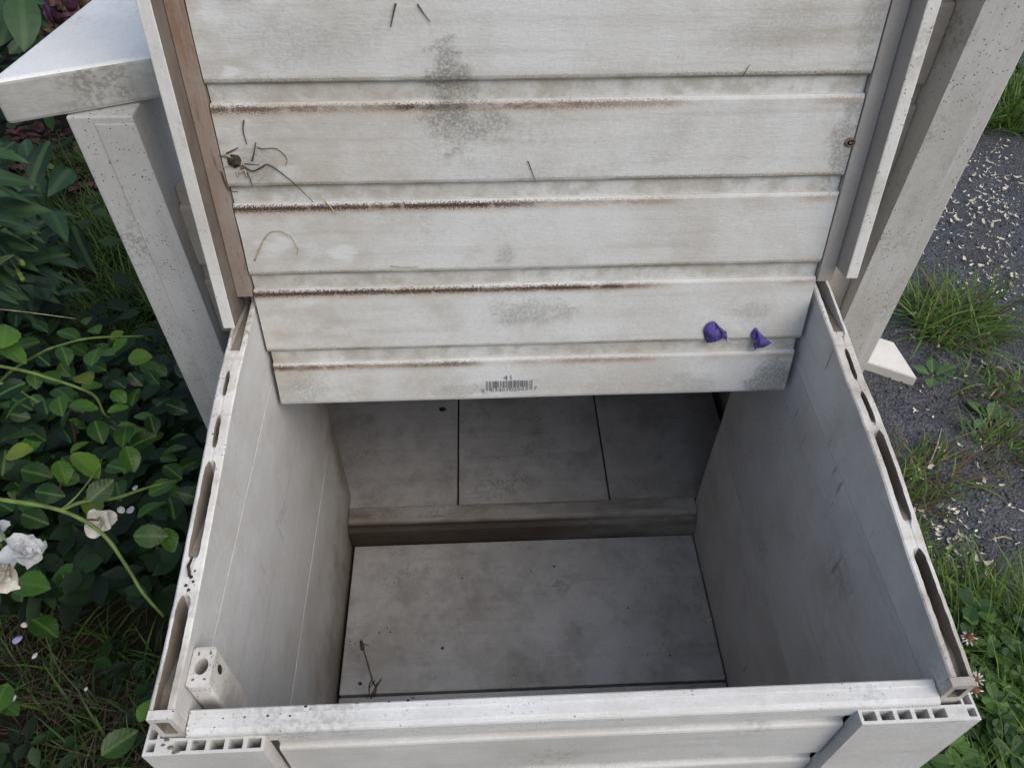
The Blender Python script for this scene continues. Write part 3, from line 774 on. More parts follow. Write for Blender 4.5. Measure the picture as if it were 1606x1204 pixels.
# twig and crumbs on the floor of the box
FZ = zz(-1.0)
tw = empty('dry_twig', P(580, 1060, FZ)); tag(tw, 'dried twig with frayed end lying on the box floor', 'twig')
def strand(name, pts, rad, mat, parent, z=FZ, lift=.0):
    W = [P(x, y, z + rad + lift) for x, y in pts]; W = smooth_path(W, 4); n = len(W)
    V, F = tube_vf(W, [rad * (1 - .4 * i / n) for i in range(n)], 5)
    o = link(name, pyd(name, [tuple(Vector(q) - parent.location) for q in V], F, True), mat, parent, False); return o
strand('stem', [(584, 1066), (578, 1045), (567, 1008)], .0010, M_twig, tw)
strand('seed_head', [(569, 1018), (567, 1008), (566, 1004)], .0026, M_twig, tw)
for q in ([(584, 1064), (579, 1075), (580, 1092)], [(598, 1064), (588, 1080), (582, 1095)], [(584, 1068), (590, 1078), (587, 1092)], [(592, 1070), (585, 1085), (574, 1094)], [(590, 1074), (583, 1090)], [(567, 1008), (578, 1012)], [(600, 1062), (591, 1075)], [(588, 1066), (578, 1080)]):
    strand('frayed_fibre', q, .0007 + .0007 * rnd.random(), M_twig if rnd.random() < .6 else M_straw, tw)
def crumb(name, p, s, mat, label, cat, group, seed):
    bm = bmesh.new(); bmesh.ops.create_icosphere(bm, subdivisions=1, radius=1)
    for vv in bm.verts:
        k = 1 + .45 * noise.noise(vv.co * 1.7 + Vector((seed, 0, 0))); vv.co = Vector((vv.co.x * s[0] * k, vv.co.y * s[1] * k, vv.co.z * s[2] * k))
    o = link(name, finish(bm, name), mat); o.location = p + Vector((0, 0, s[2] * .7)); return tag(o, label, cat, group)
M_crumb = mat_plain('soil_crumb', (.03, .026, .02), .95, .5, 300, .5)
for i, (px, py, s) in enumerate([(725, 907, .0024), (869, 888, .0030), (833, 896, .0020), (565, 1072, .0045), (985, 953, .0020), (988, 1014, .0018), (1051, 1027, .0020), (1016, 1028, .0016), (694, 1016, .0040), (612, 991, .0024), (595, 992, .0020),
                                  (607, 984, .0014), (1012, 921, .0016), (1088, 921, .0014), (1104, 921, .0014), (549, 1005, .0018), (557, 1009, .0018), (806, 1058, .0014), (670, 930, .0014), (878, 915, .0016)]):
    s *= .62; crumb('soil_crumb', P(px, py, FZ), (s, s * .8, s * .5), M_crumb, 'small dark soil crumb on the box floor', 'crumb', 'soil crumbs on the box floor', i)
for i, (px, py, q) in enumerate([(480, 1108, .0026), (487, 1112, .0022), (474, 1112, .0020), (470, 1115, .0016), (420, 1122, .0018), (440, 1118, .0014), (365, 1117, .0016), (384, 1124, .0014), (640, 1098, .0022), (648, 1094, .0016), (455, 1122, .0016), (403, 1112, .0014),
                                  (520, 1106, .0014), (540, 1110, .0012), (610, 1100, .0014), (1316, 1076, .0018), (350, 1126, .0012), (560, 1102, .0013), (505, 1113, .0014), (430, 1110, .0012)]):
    q *= .6; crumb('soil_crumb', P(px, py, ZC), (q, q * .7, q * .4), M_crumb, 'tiny black grit speck on the front cap rail', 'crumb', 'grit on the front cap', 100 + i)
for i, (px, py, q) in enumerate([(262, 1160, .0030), (268, 1172, .0034), (274, 1180, .0028), (308, 1165, .0030), (256, 1168, .0022), (280, 1178, .0022)]):
    q *= .7; crumb('web_fluff', P(px, py, zz(-.5375)), (q, q * .6, q * .4), mat_plain('grey_fluff', (.16, .15, .15), .95, .5, 300, .6), 'grey cobweb fluff in the open cells of the left corner trim', 'fluff', 'cobweb fluff on the corner trim', 200 + i)
V, F = tube_vf([Vector((0, 0, 0)), Vector((-.0022, .0075, .001)), Vector((-.0012, .015, .0005))], [.0011, .0013, .0006], 5)
o = link('dry_twig', pyd('dry_twig', V, F, True), M_crumb); o.location = P(297, 903, zz(-.4945)); tag(o, 'short black dry twig on the sawn top of the left wall', 'twig')
for i, (px, py, q) in enumerate([(300, 905, .0022), (303, 912, .0018), (292, 918, .0020), (306, 895, .0014), (296, 925, .0018), (310, 885, .0012)]):
    q *= .65; crumb('soil_crumb', P(px, py, zz(-.4955)), (q, q, q * .5), M_crumb, 'dark soil crumb on the sawn top of the left wall', 'crumb', 'soil crumbs on the left wall top', 300 + i)
M_paper = mat_plain('pale_flake', (.42, .39, .32), .9, .3, 200, .3)
crumb('pale_flake', P(1107, 970, FZ), (.010, .006, .0012), M_paper, 'pale dried flake on the right of the box floor', 'flake', None, 50)
crumb('dead_insect', P(694, 643, .080), (.007, .004, .003), M_crumb, 'small black insect on the rear planks under the lid', 'insect', None, 61)

# ================================================================ plants
def leaf_mesh(name, L, W, n=8, serr=0.0, fold=.25, droop=.25, widest=.45, tipk=1.0, seed=0):
    """leaf along +Y, face up; base at the origin"""
    V = []; F = []
    for j in range(n + 1):
        t = j / n
        tt = t ** (math.log(.5) / math.log(widest))
        wd = W / 2 * max(0.0, math.sin(math.pi * tt)) ** (.75 if tipk < 1.5 else .95)
        if serr and 0 < j < n: wd *= 1 + serr * (1 if j % 2 else -1)
        y = L * t; dz = -droop * L * t * t
        jj = .05 * L * noise.noise(Vector((seed, t * 2, .3)))
        for q in (-1, -.5, 0, .5, 1):
            x = q * wd
            V.append((x + jj * t, y, dz + fold * abs(x) + .03 * L * noise.noise(Vector((q * 1.5 + seed, t * 3, 1)))))
    for j in range(n):
        for i in range(4): F.append((j * 5 + i, j * 5 + i + 1, (j + 1) * 5 + i + 1, (j + 1) * 5 + i))
    return pyd(name, V, F, True)
M_rose = mat_leaf('rose_leaf', (.006, .024, .004), (.082, .195, .022), (.12, .21, .05), .38, .16, size=.04)
M_peony = mat_leaf('lance_leaf', (.006, .022, .007), (.034, .085, .026), (.06, .11, .04), .48, .10, size=.12)
M_under = mat_leaf('under_leaf_painted_shade', (.004, .012, .002), (.016, .044, .007), (.03, .06, .02), .55, .10, attr=True)  # lower leaves darkened, deep shade put into their colour
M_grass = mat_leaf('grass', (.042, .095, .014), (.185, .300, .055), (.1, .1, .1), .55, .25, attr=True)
M_grass_sh = mat_leaf('grass_painted_shade', (.014, .040, .006), (.080, .150, .026), (.1, .1, .1), .6, .2, attr=True)  # darker copy of the grass with shade put into its colour
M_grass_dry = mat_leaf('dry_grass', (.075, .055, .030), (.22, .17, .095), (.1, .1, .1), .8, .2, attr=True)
M_grass_dry_sh = mat_leaf('straw_painted_shade', (.020, .016, .010), (.16, .125, .075), (.1, .1, .1), .8, .2, attr=True)  # darker copy of the dry grass, shade painted into its colour
M_cane = mat_plain('rose_cane', (.13, .19, .05), .55, .35, 60, .2)
M_redstem = mat_plain('red_stem', (.12, .045, .03), .6, .3, 60, .2)
M_white = mat_leaf('white_petal', (.74, .76, .76), (.84, .86, .86), (.8, .8, .75), .6, .35, attr=True)
M_whiteold = mat_plain('faded_petal', (.62, .60, .52), .6, .15, 120, .4)

def orient(o, p, yaw, pitch, roll, s=1.0):
    o.location = p; o.rotation_mode = 'XYZ'; o.rotation_euler = (pitch, roll, yaw); o.scale = (s, s, s)

rose = empty('rose_bush', (-.80, .62, 0)); tag(rose, 'low rose bush with round glossy leaves and white blooms, left of the bench', 'rose bush')
def cane(pts, rad, mat=M_cane, name='stem', par=rose, sub=6):
    W = smooth_path([P(*q) for q in pts], sub); n = len(W)
    V, F = tube_vf(W, [rad * .68 * (1.05 - .45 * i / n) * (1 + .22 * noise.noise(Vector((i * .9, rad * 900, 0)))) for i in range(n)], 6)
    o = link(name, pyd(name, [tuple(Vector(q) - par.location) for q in V], F, True), mat, par, False); return W
canes = []
canes.append(cane([(-190, 740, .02), (-150, 765, .25), (-60, 775, .36), (0, 783, .38), (95, 800, .37), (160, 836, .35), (200, 890, .32), (225, 930, .30), (257, 966, .27)], .0042))
canes.append(cane([(95, 800, .37), (130, 787, .37), (180, 781, .36), (230, 765, .35), (285, 751, .33)], .0032))
canes.append(cane([(-190, 660, .02), (-120, 600, .28), (-30, 575, .38), (30, 580, .40), (80, 594, .39), (120, 607, .38), (150, 622, .36), (165, 650, .33), (190, 662, .30), (230, 676, .27)], .0032))
canes.append(cane([(-120, 600, .28), (-40, 592, .36), (20, 608, .37), (45, 622, .36), (68, 634, .35)], .0030))
canes.append(cane([(-60, 690, .02), (0, 600, .26), (60, 556, .36), (100, 540, .37), (145, 530, .37), (225, 527, .34)], .0030))
canes.append(cane([(60, 860, .02), (110, 720, .20), (118, 690, .26), (112, 660, .30)], .0030, M_redstem))
canes.append(cane([(95, 800, .37), (120, 778, .38), (150, 740, .37), (160, 720, .36)], .0016))
canes.append(cane([(-150, 560, .02), (-80, 480, .30), (0, 485, .38), (60, 492, .36), (120, 500, .33)], .0014, M_straw))
RL = [leaf_mesh('leaf', .036, .026, 12, .040, .22, .20, .47, 1, s) for s in range(5)]
rose_n = 0
def rleaf(p, yaw, pitch, roll, s, nm=None):
    global rose_n
    o = link('leaf', RL[rnd.randrange(5)] if nm is None else nm, M_rose, rose, False)
    orient(o, p - rose.location, yaw, pitch, roll, s); rose_n += 1
def blocked(p, mg=.03):
    if -.285 - mg < p.x < .288 + mg and .12 < p.y < .70: return True
    if -.37 - mg < p.x < .37 + mg and .50 < p.y < 1.05: return True
    return False
def rleaf_px(px, py, z, yaw_img, s, tilt=None):
    """yaw_img: direction of the leaf tip in the picture, degrees clockwise from right"""
    a = math.radians(yaw_img)
    p = P(px, py, z); q = P(px + 20 * math.cos(a), py + 20 * math.sin(a), z); dv = q - p
    yaw = math.atan2(dv.y, dv.x) - math.pi / 2
    base = p - Vector((dv.x, dv.y, 0)).normalized() * .02 * s
    if blocked(p, .02): return
    rleaf(base, yaw, math.radians(rnd.uniform(-26, 26)) if tilt is None else tilt, math.radians(rnd.uniform(-34, 34)), s * rnd.uniform(.72, .98))
# leaves read off the photograph: px, py, height, tip direction, scale
for q in [(8, 520, .42, -80, 1.45), (26, 545, .41, 10, 1.15), (105, 558, .40, 60, 1.0), (72, 568, .39, 40, .85), (150, 555, .38, -70, 1.05), (28, 543, .36, 170, 1.3), (112, 523, .36, 10, 1.0), (68, 512, .36, 15, .8), (46, 512, .36, -80, .9),
          (82, 595, .35, 30, .95), (8, 612, .41, 160, 1.05), (12, 642, .40, 150, 1.15), (38, 636, .37, 30, 1.1), (95, 640, .38, 80, 1.0), (75, 645, .37, 70, 1.0), (102, 622, .36, 40, 1.05), (135, 632, .36, -10, .95), (190, 608, .36, 40, .95),
          (212, 596, .35, 50, .85), (240, 594, .34, 60, .75), (187, 621, .36, 40, .7), (216, 620, .35, -60, .85), (192, 640, .35, -15, .85), (205, 660, .33, -20, .75), (178, 664, .32, 30, .65), (155, 678, .34, 70, 1.05), (195, 688, .31, 100, 1.05),
          (18, 682, .36, 180, 1.25), (60, 680, .32, 20, 1.2), (42, 665, .35, -60, .65), (120, 635, .31, 50, 1.0), (145, 722, .38, 20, 1.35), (208, 718, .33, 60, 1.1), (188, 737, .37, 20, .85), (165, 765, .38, -40, 1.05), (100, 738, .32, 60, .95),
          (62, 742, .30, 10, 1.2), (45, 712, .36, -5, 1.2), (235, 690, .29, -20, 1.2), (130, 698, .33, -30, .75), (232, 650, .30, -10, .9), (240, 665, .30, 70, .8), (225, 562, .32, 0, 1.0), (240, 575, .30, 10, 1.0), (160, 580, .36, 20, 1.0),
          (138, 600, .34, 50, 1.0), (175, 560, .30, 20, 1.0), (275, 740, .34, 30, .9), (262, 765, .32, -20, 1.0), (270, 805, .31, 80, 1.2), (240, 792, .33, -40, 1.0), (296, 778, .30, 20, .9), (240, 840, .30, 0, 1.1), (285, 690, .28, -10, .8),
          (278, 708, .29, -10, .85), (268, 720, .28, 5, .7), (302, 720, .29, -40, .9), (83, 775, .30, 10, 1.15), (12, 800, .33, 30, 1.1), (60, 815, .28, 20, 1.2), (6, 725, .28, 100, 1.0), (190, 775, .33, 70, 1.0), (280, 640, .27, 20, 1.0), (255, 620, .27, -60, 1.0),
          (200, 1155, .10, -35, 1.55), (2, 1085, .26, -70, 1.15), (232, 1108, .10, -60, .9), (22, 1120, .20, 40, .9), (60, 920, .16, 10, 1.6), (90, 905, .14, 160, 1.6), (110, 915, .14, 50, 1.2), (75, 985, .12, 30, 1.4), (40, 935, .15, 80, 1.3), (270, 845, .29, 50, 1.0)]:
    rleaf_px(*q)
while rose_n < 285:
    px = rnd.uniform(-160, 320); py = rnd.uniform(490, 900)
    z_ = rnd.uniform(.03, .20)
    if py > 820: z_ *= .7
    if rnd.random() < max(0, (py - 800) / 160): continue
    if rnd.random() < max(0, (px - 240) / 160): continue
    n0 = rose_n
    rleaf_px(px, py, z_, rnd.uniform(0, 360), rnd.uniform(.8, 1.25))
# blooms
def bloom(px, py, z, R, mat, n, seed, tilt=(0, 0)):
    rr = random.Random(seed); root_p = P(px, py, z)
    fm = Matrix.Translation(root_p - rose.location) @ Matrix.Rotation(tilt[0], 4, 'X') @ Matrix.Rotation(tilt[1], 4, 'Y')
    bm = bmesh.new(); bmesh.ops.create_icosphere(bm, subdivisions=2, radius=R * .28)
    for vv in bm.verts: vv.co *= 1 + .25 * noise.noise(vv.co * 90)
    fo = link('flower', finish(bm, 'flower', True), mat, rose, False); fo.matrix_basis = fm
    for k in range(n):
        t = k / n; el = math.radians(75 - 78 * t + rr.uniform(-16, 16)); az = k * 2.39996 + rr.uniform(-.2, .2)
        L = R * (.55 + .5 * t) * rr.uniform(.8, 1.15); W_ = R * (.7 + .6 * t) * rr.uniform(.8, 1.2); V = []; F = []
        for j in range(6):
            u_ = j / 5; wd = W_ * (math.sin(math.pi * (.12 + .74 * u_)) ** .8)
            for i in range(6):
                q = (i - 2.5) / 2.5
                x = q * wd / 2; y = L * u_; zc = .25 * L * (q * q) - .22 * L * u_ * u_ * t * 2 + .22 * R * noise.noise(Vector((q * 2.2 + k, u_ * 2.5, seed))) * u_; y += .10 * L * noise.noise(Vector((q * 3, k * 1.7, seed + 2))) * u_
                V.append((x, y, zc))
        for j in range(5):
            for i in range(5): F.append((j * 6 + i, j * 6 + i + 1, (j + 1) * 6 + i + 1, (j + 1) * 6 + i))
        po = link('petal', pyd('petal', V, F, True), mat, fo, False)
        po.matrix_basis = Matrix.Rotation(az, 4, 'Z') @ Matrix.Rotation(el, 4, 'X') @ Matrix.Translation((0, R * .06, 0))
    return fo
bloom(40, 868, .36, .0205, M_white, 15, 1, (math.radians(-20), math.radians(35)))
bloom(8, 893, .32, .0225, M_whiteold, 13, 2, (math.radians(25), math.radians(-20)))
bloom(-2, 842, .34, .0200, M_white, 12, 3, (math.radians(10), math.radians(-30)))
bloom(156, 818, .28, .0165, M_whiteold, 11, 4, (math.radians(30), math.radians(10)))
canes.append(cane([(-60, 775, .36), (-20, 820, .36), (20, 855, .35), (38, 866, .345)], .0022)); canes.append(cane([(-20, 820, .36), (0, 850, .33), (8, 884, .31)], .0022)); canes.append(cane([(130, 815, .355), (150, 815, .30), (156, 818, .27)], .0018))

# fallen petals and flower bits on the ground at the left
FP = petal_mesh('fallen_petal', .020, .020, .003, .002)
M_lav = mat_plain('lavender_petal', (.38, .36, .62), .6, .15, 120)
for i, (px, py, z_, mt, lb) in enumerate([(212, 765, .22, M_white, 'white fallen petal caught in the rose leaves near the bench wall'), (190, 800, .2, M_whiteold, 'faded white petal below the rose cane fork'),
                                      (205, 800, .2, M_white, 'white petal right of the faded one below the cane fork'), (172, 908, .06, M_white, 'white petal on dark soil left of the rose cane tip'), (198, 908, .06, M_white, 'white petal nearest the rose cane tip'),
                                      (28, 1003, .04, M_lav, 'lavender petal on the soil at the far left'), (55, 1028, .04, M_whiteold, 'crumpled cream petal on the soil at the left'), (20, 1095, .1, M_white, 'white petal under the lowest left leaf'),
                                      (135, 1080, .03, M_white, 'tiny white petal among the dry grass'), (38, 980, .05, M_whiteold, 'dried white flower bit on a thin stalk'), (158, 870, .08, M_whiteold, 'faint white petal under the small faded rose')]):
    o = link('fallen_petal', FP, None); o.data.materials.clear() if False else None
    if not FP.materials: FP.materials.append(M_white)
    o.material_slots[0].link = 'OBJECT'; o.material_slots[0].material = mt
    p = P(px, py, z_); z_g = max(z_, ground_h(p.x, p.y) + .004); s = rnd.uniform(.35, .62) * (.5 if 'tiny' in lb else 1)
    orient(o, P(px, py, z_g), rnd.uniform(0, 6.28), math.radians(-90 + rnd.uniform(-25, 25)), rnd.uniform(-.3, .3), s); tag(o, lb, 'petal', 'fallen petals')

# broad pointed leaves at the upper left
pe = empty('broadleaf_plant', (-1.05, 1.15, 0)); tag(pe, 'leafy plant with long pointed dark leaves at the left edge', 'plant')
PL = [leaf_mesh('leaf', .105, .036, 10, 0, .20, .30, .42, 2, 20 + s) for s in range(4)]
def pleaf(px, py, z_, ang, s, par, meshes, mat=M_peony, L=.125):
    a = math.radians(ang); p = P(px, py, z_); q = P(px + 20 * math.cos(a), py + 20 * math.sin(a), z_); dv = q - p
    o = link('leaf', meshes[rnd.randrange(len(meshes))], mat, par, False)
    orient(o, p - Vector((dv.x, dv.y, 0)).normalized() * L * .5 * s - par.location, math.atan2(dv.y, dv.x) - math.pi / 2, math.radians(rnd.uniform(-25, 35)), math.radians(rnd.uniform(-45, 45)), s * rnd.uniform(.75, 1.05))
for q in [(25, 262, .42, -10, 1.0), (30, 285, .40, 10, 1.1), (20, 330, .40, 5, 1.2), (35, 330, .38, 0, 1.0), (45, 375, .40, 15, .9), (30, 395, .38, 10, 1.3), (80, 408, .34, -5, 1.0), (95, 412, .32, -5, .9), (12, 428, .38, -20, 1.0), (70, 440, .33, 20, 1.0),
          (20, 460, .36, 25, 1.1), (65, 470, .31, 30, 1.0), (110, 385, .25, 100, 1.0), (95, 360, .26, 60, 1.0), (10, 300, .36, 20, 1.1), (60, 350, .30, -30, 1.0), (20, 365, .42, 12, 1.0), (-10, 410, .4, 15, 1.3), (40, 415, .36, 25, .8), (90, 450, .26, 40, .9), (0, 480, .32, 10, 1.0),
          (15, 235, .38, 0, .9), (5, 265, .45, -15, 1.0), (40, 300, .34, 30, .9), (65, 318, .32, 10, .8), (-20, 340, .45, 0, 1.3), (-30, 300, .45, 10, 1.2), (-40, 440, .42, 10, 1.3), (130, 470, .20, 10, .8), (115, 430, .22, 30, .9)]:
    pleaf(*q, pe, PL)
for k in range(60):
    pleaf(rnd.uniform(-180, 100), rnd.uniform(220, 490), rnd.uniform(.12, .30), rnd.uniform(-110, 130), rnd.uniform(.5, 1.15), pe, PL)
for k in range(7):
    b = P(rnd.uniform(-120, 30), rnd.uniform(330, 520), .0); t_ = P(rnd.uniform(-80, 60), rnd.uniform(270, 450), .38)
    V, F = tube_vf(smooth_path([b, (b + t_) / 2 + Vector((0, 0, .05)), t_], 5), .003, 6)
    link('stem', pyd('stem', [tuple(Vector(q) - pe.location) for q in V], F, True), M_cane, pe, False)
# plant behind the arm board, with a brown stalk and withered purple flowers
tp = empty('withered_plant', (-1.45, 2.2, 0)); tag(tp, 'plant with withered brown and purple flower heads behind the left armrest', 'plant')
PS = [leaf_mesh('leaf', .10, .05, 8, 0, .2, .3, .5, 1, 40 + s) for s in range(3)]
for q in [(15, 5, .40, 40, 1.2), (28, 25, .36, 90, 1.2), (10, 35, .40, 120, 1.2), (30, 70, .30, 60, 1.1), (42, 55, .3, 30, 1.0), (80, 50, .22, -60, 1.2), (10, 60, .35, 150, 1.2), (5, 95, .25, 170, 1.2), (55, 15, .4, 20, 1.0), (20, 48, .3, 200, 1.2), (70, 65, .2, 20, 1.0), (35, 5, .45, 80, 1.3), (0, 15, .4, 100, 1.4)]:
    pleaf(*q, tp, PS, M_peony, .10)
for k in range(45): pleaf(rnd.uniform(-150, 130), rnd.uniform(-60, 110), rnd.uniform(.06, .22), rnd.uniform(0, 360), rnd.uniform(.8, 1.4), tp, PS, M_peony, .10)
cane([(60, 95, .0), (57, 60, .18), (54, 30, .30)], .009, mat_plain('brown_stalk', (.05, .030, .022), .8, .4, 60, .5), 'stalk', tp)
M_with = mat_plain('withered_flower', (.095, .055, .040), .9, .5, 60, .5); M_plum = mat_plain('plum_flower', (.085, .032, .065), .8, .4, 60, .4)
WF = petal_mesh('withered_petal', .035, .05, .006, .006)
WF.materials.append(M_with)
for k in range(95):
    px = rnd.gauss(100, 26); py = rnd.gauss(15, 20)
    if px - 0 > 175 - py * 1.2: continue
    o = link('withered_petal', WF, None, tp, False); o.material_slots[0].link = 'OBJECT'; o.material_slots[0].material = M_with if rnd.random() < .68 else M_plum
    orient(o, P(px, py, rnd.uniform(.18, .34)) - tp.location, rnd.uniform(0, 6.28), rnd.uniform(-1.5, 1.5), rnd.uniform(-1, 1), rnd.uniform(.5, 1.0))
for px, py in ((65, 30), (74, 28), (62, 36), (15, 0), (5, 3)):
    o = link('withered_petal', WF, None, tp, False); o.material_slots[0].link = 'OBJECT'; o.material_slots[0].material = M_straw
    orient(o, P(px, py, .3) - tp.location, rnd.uniform(0, 6.28), rnd.uniform(-1, 1), 0, .7)

# one yellow flower and purple fallen bits on the mulch under the arm
yf = empty('yellow_flower', P(70, 258, .05)); tag(yf, 'single small yellow flower low on the mulch under the left armrest', 'flower')
M_yel = mat_plain('yellow_petal', (.80, .42, .02), .6, .1)
for k in range(8):
    o = link('petal', FP, None, yf, False); o.material_slots[0].link = 'OBJECT'; o.material_slots[0].material = M_yel
    orient(o, Vector((0, 0, .01)), k * .785, math.radians(-60), 0, .9); o.location += Vector((math.cos(k * .785 + 1.57), math.sin(k * .785 + 1.57), 0)) * .006
V, F = tube_vf([(0, 0, -.045), (0, 0, .012)], .002, 5); link('stem', pyd('stem', V, F, True), M_cane, yf, False)
V = []; F = []; 
def add_leafquad(V, F, p, yaw, pitch, L, W, A=None, val=0):
    dx = Vector((math.cos(yaw), math.sin(yaw), 0)); sx_ = Vector((-dx.y, dx.x, 0)); up = Vector((0, 0, 1))
    b = len(V); tdir = dx * math.cos(pitch) + up * math.sin(pitch)
    for t, w_ in ((0, .12), (.35, 1), (.7, .8), (1, .02)):
        c = p + tdir * L * t - up * (.25 * L * t * t)
        V.append(tuple(c + sx_ * W * .5 * w_)); V.append(tuple(c - up * .12 * W * w_)); V.append(tuple(c - sx_ * W * .5 * w_))
        if A is not None: A += [val] * 3
    for j in range(3):
        for i in range(2): F.append((b + j * 3 + i, b + j * 3 + i + 1, b + (j + 1) * 3 + i + 1, b + (j + 1) * 3 + i))
def set_rnd(me, A):
    at = me.attributes.new('rnd', 'FLOAT', 'POINT'); at.data.foreach_set('value', A)
for k in range(260):
    p = P(rnd.uniform(-60, 175), rnd.uniform(195, 300), .012); add_leafquad(V, F, p, rnd.uniform(0, 6.28), rnd.uniform(-.1, .7), rnd.uniform(.02, .045), rnd.uniform(.012, .03))
me = pyd('fallen_flower_litter', V, F, True); o = link('fallen_flower_litter', me, mat_plain('litter', (.075, .035, .038), .9, .75, 25, .4)); tag(o, 'dark brown and plum plant litter under the left armrest', 'litter', kind='stuff')

# underlayer of leaves, coloured near-black to paint in the shade below
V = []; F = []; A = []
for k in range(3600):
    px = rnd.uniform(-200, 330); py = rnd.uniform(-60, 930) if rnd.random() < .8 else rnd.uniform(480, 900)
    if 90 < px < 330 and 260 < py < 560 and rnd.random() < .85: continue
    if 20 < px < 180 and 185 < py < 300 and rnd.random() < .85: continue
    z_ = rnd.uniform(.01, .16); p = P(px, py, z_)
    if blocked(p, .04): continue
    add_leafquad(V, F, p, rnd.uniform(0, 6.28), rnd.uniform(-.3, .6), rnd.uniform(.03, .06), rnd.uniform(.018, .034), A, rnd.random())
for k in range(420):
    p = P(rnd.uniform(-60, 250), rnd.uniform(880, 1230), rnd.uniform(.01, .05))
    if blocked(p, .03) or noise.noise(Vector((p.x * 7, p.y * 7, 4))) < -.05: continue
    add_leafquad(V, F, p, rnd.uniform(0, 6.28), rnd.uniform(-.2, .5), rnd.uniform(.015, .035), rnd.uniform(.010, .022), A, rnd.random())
me = pyd('leafy_undergrowth', V, F, True); set_rnd(me, A); o = link('leafy_undergrowth', me, M_under); tag(o, 'small leaves coloured dark for the shade under the rose bush', 'undergrowth', kind='stuff')

# ---------------------------------------------------------------- grass
def blade(V, F, A, p, yaw, L, W, lean, val, curl=.5, seg=4):
    dx = Vector((math.cos(yaw), math.sin(yaw), 0)); sx_ = Vector((-dx.y, dx.x, 0)); b = len(V); c = Vector(p); an = math.pi / 2 - lean
    for j in range(seg + 1):
        t = j / seg; w_ = W * (1 - t ** 1.6) * .5 + .00015
        V.append(tuple(c + sx_ * w_)); V.append(tuple(c - sx_ * w_)); A += [val] * 2
        c = c + (dx * math.cos(an) + Vector((0, 0, 1)) * math.sin(an)) * (L / seg); an -= curl * 2 / seg * (.5 + t)
        if c.z < .012 and j: c.z = .012; an = max(an, 0)
    for j in range(seg): F.append((b + 2 * j, b + 2 * j + 1, b + 2 * j + 3, b + 2 * j + 2))
def grass_stuff(name, n, sampler, L, W, mat, label, lean=(.1, .9), cat='grass', curl=(.2, .9)):
    V, F, A = [], [], []
    for k in range(n):
        p = sampler()
        if p is None: continue
        blade(V, F, A, (p.x, p.y, ground_h(p.x, p.y) - .006), rnd.uniform(0, 6.28), rnd.uniform(*L), rnd.uniform(*W), rnd.uniform(*lean), rnd.random(), rnd.uniform(*curl))
    me = pyd(name, V, F, True); set_rnd(me, A); o = link(name, me, mat); return tag(o, label, cat, kind='stuff')
def rs(x0, x1, y0, y1, cond=None):
    def s():
        p = P(rnd.uniform(x0, x1), rnd.uniform(y0, y1), 0)
        if blocked(p, .0) or (cond and not cond(p)): return None
        return p
    return s
def clumpy(p, sc=7, th=0.0): return noise.noise(Vector((p.x * sc, p.y * sc, 9))) > th - .25 * rnd.random()
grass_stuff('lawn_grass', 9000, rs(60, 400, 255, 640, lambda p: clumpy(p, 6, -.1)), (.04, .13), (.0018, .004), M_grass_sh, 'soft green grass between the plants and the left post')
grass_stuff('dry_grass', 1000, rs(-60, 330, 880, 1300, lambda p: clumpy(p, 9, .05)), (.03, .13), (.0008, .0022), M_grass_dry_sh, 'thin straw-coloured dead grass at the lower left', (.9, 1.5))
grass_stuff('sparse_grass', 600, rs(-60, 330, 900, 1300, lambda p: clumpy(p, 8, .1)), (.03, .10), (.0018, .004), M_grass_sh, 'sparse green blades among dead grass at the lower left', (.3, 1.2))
def edge_cond(p):
    if p.x < .29 and p.y < 1.0: return False
    e = path_edge(p.y) + ((.60 - p.y) * .45 if p.y < .60 else 0)
    return p.x < e + .02 + .06 * rnd.random() ** 2
grass_stuff('verge_grass', 8000, rs(1330, 1640, 720, 1204, edge_cond), (.025, .085), (.0018, .0042), M_grass, 'green grass verge along the right side of the bench')
grass_stuff('verge_straw', 700, rs(1330, 1640, 720, 1150, edge_cond), (.03, .09), (.001, .0022), M_grass_dry, 'dry straw in the grass verge right of the bench', (.8, 1.5))
grass_stuff('far_grass', 9000, rs(1480, 1800, -40, 215, lambda p: p.y > 1.72 + .25 * noise.noise(Vector((p.x * 5, 2, 2)))), (.05, .14), (.003, .006), M_grass, 'grass beyond the tarmac at the upper right')

grass_stuff('clover_grass', 2200, rs(1430, 1700, 960, 1300, lambda p: p.x > .30 and clumpy(p, 9, -.05)), (.07, .15), (.0018, .0036), M_grass, 'grass blades growing through the clover at the lower right', (.2, 1.0))
def tuft_obj(px, py, n, R, L, label, dry=.15, seed=0, lean=(.45, 1.45)):
    V, F, A = [], [], []; c = P(px, py, .0); z0 = asph_h(c.x, c.y)
    rr = random.Random(seed)
    for k in range(n):
        a = rr.uniform(0, 6.28); q = R * 1.25 * rr.random() ** .6
        blade(V, F, A, (q * math.cos(a), q * .8 * math.sin(a), -.004), (a if rr.random() < .45 else rr.uniform(-1.1, 1.3)) + rr.uniform(-1.0, 1.0), rr.uniform(*L) * rr.choice((.45, .7, 1, 1)), rr.uniform(.0020, .0042), rr.uniform(*lean) , rr.random(), rr.uniform(.2, .9))
    me = pyd('grass_tuft', V, F, True); set_rnd(me, A); me.materials.append(M_grass); me.materials.append(M_grass_dry)
    nb = len(F) // 4
    for b_ in range(nb):
        if rr.random() < dry:
            for j in range(4): me.polygons[b_ * 4 + j].material_index = 1
    o = link('grass_tuft', me); o.location = (c.x, c.y, z0); return tag(o, label, 'grass tuft', 'grass tufts on the tarmac')
tuft_obj(1492, 515, 420, .07, (.06, .16), 'large bushy grass tuft on the tarmac above the white board', .15, 1)
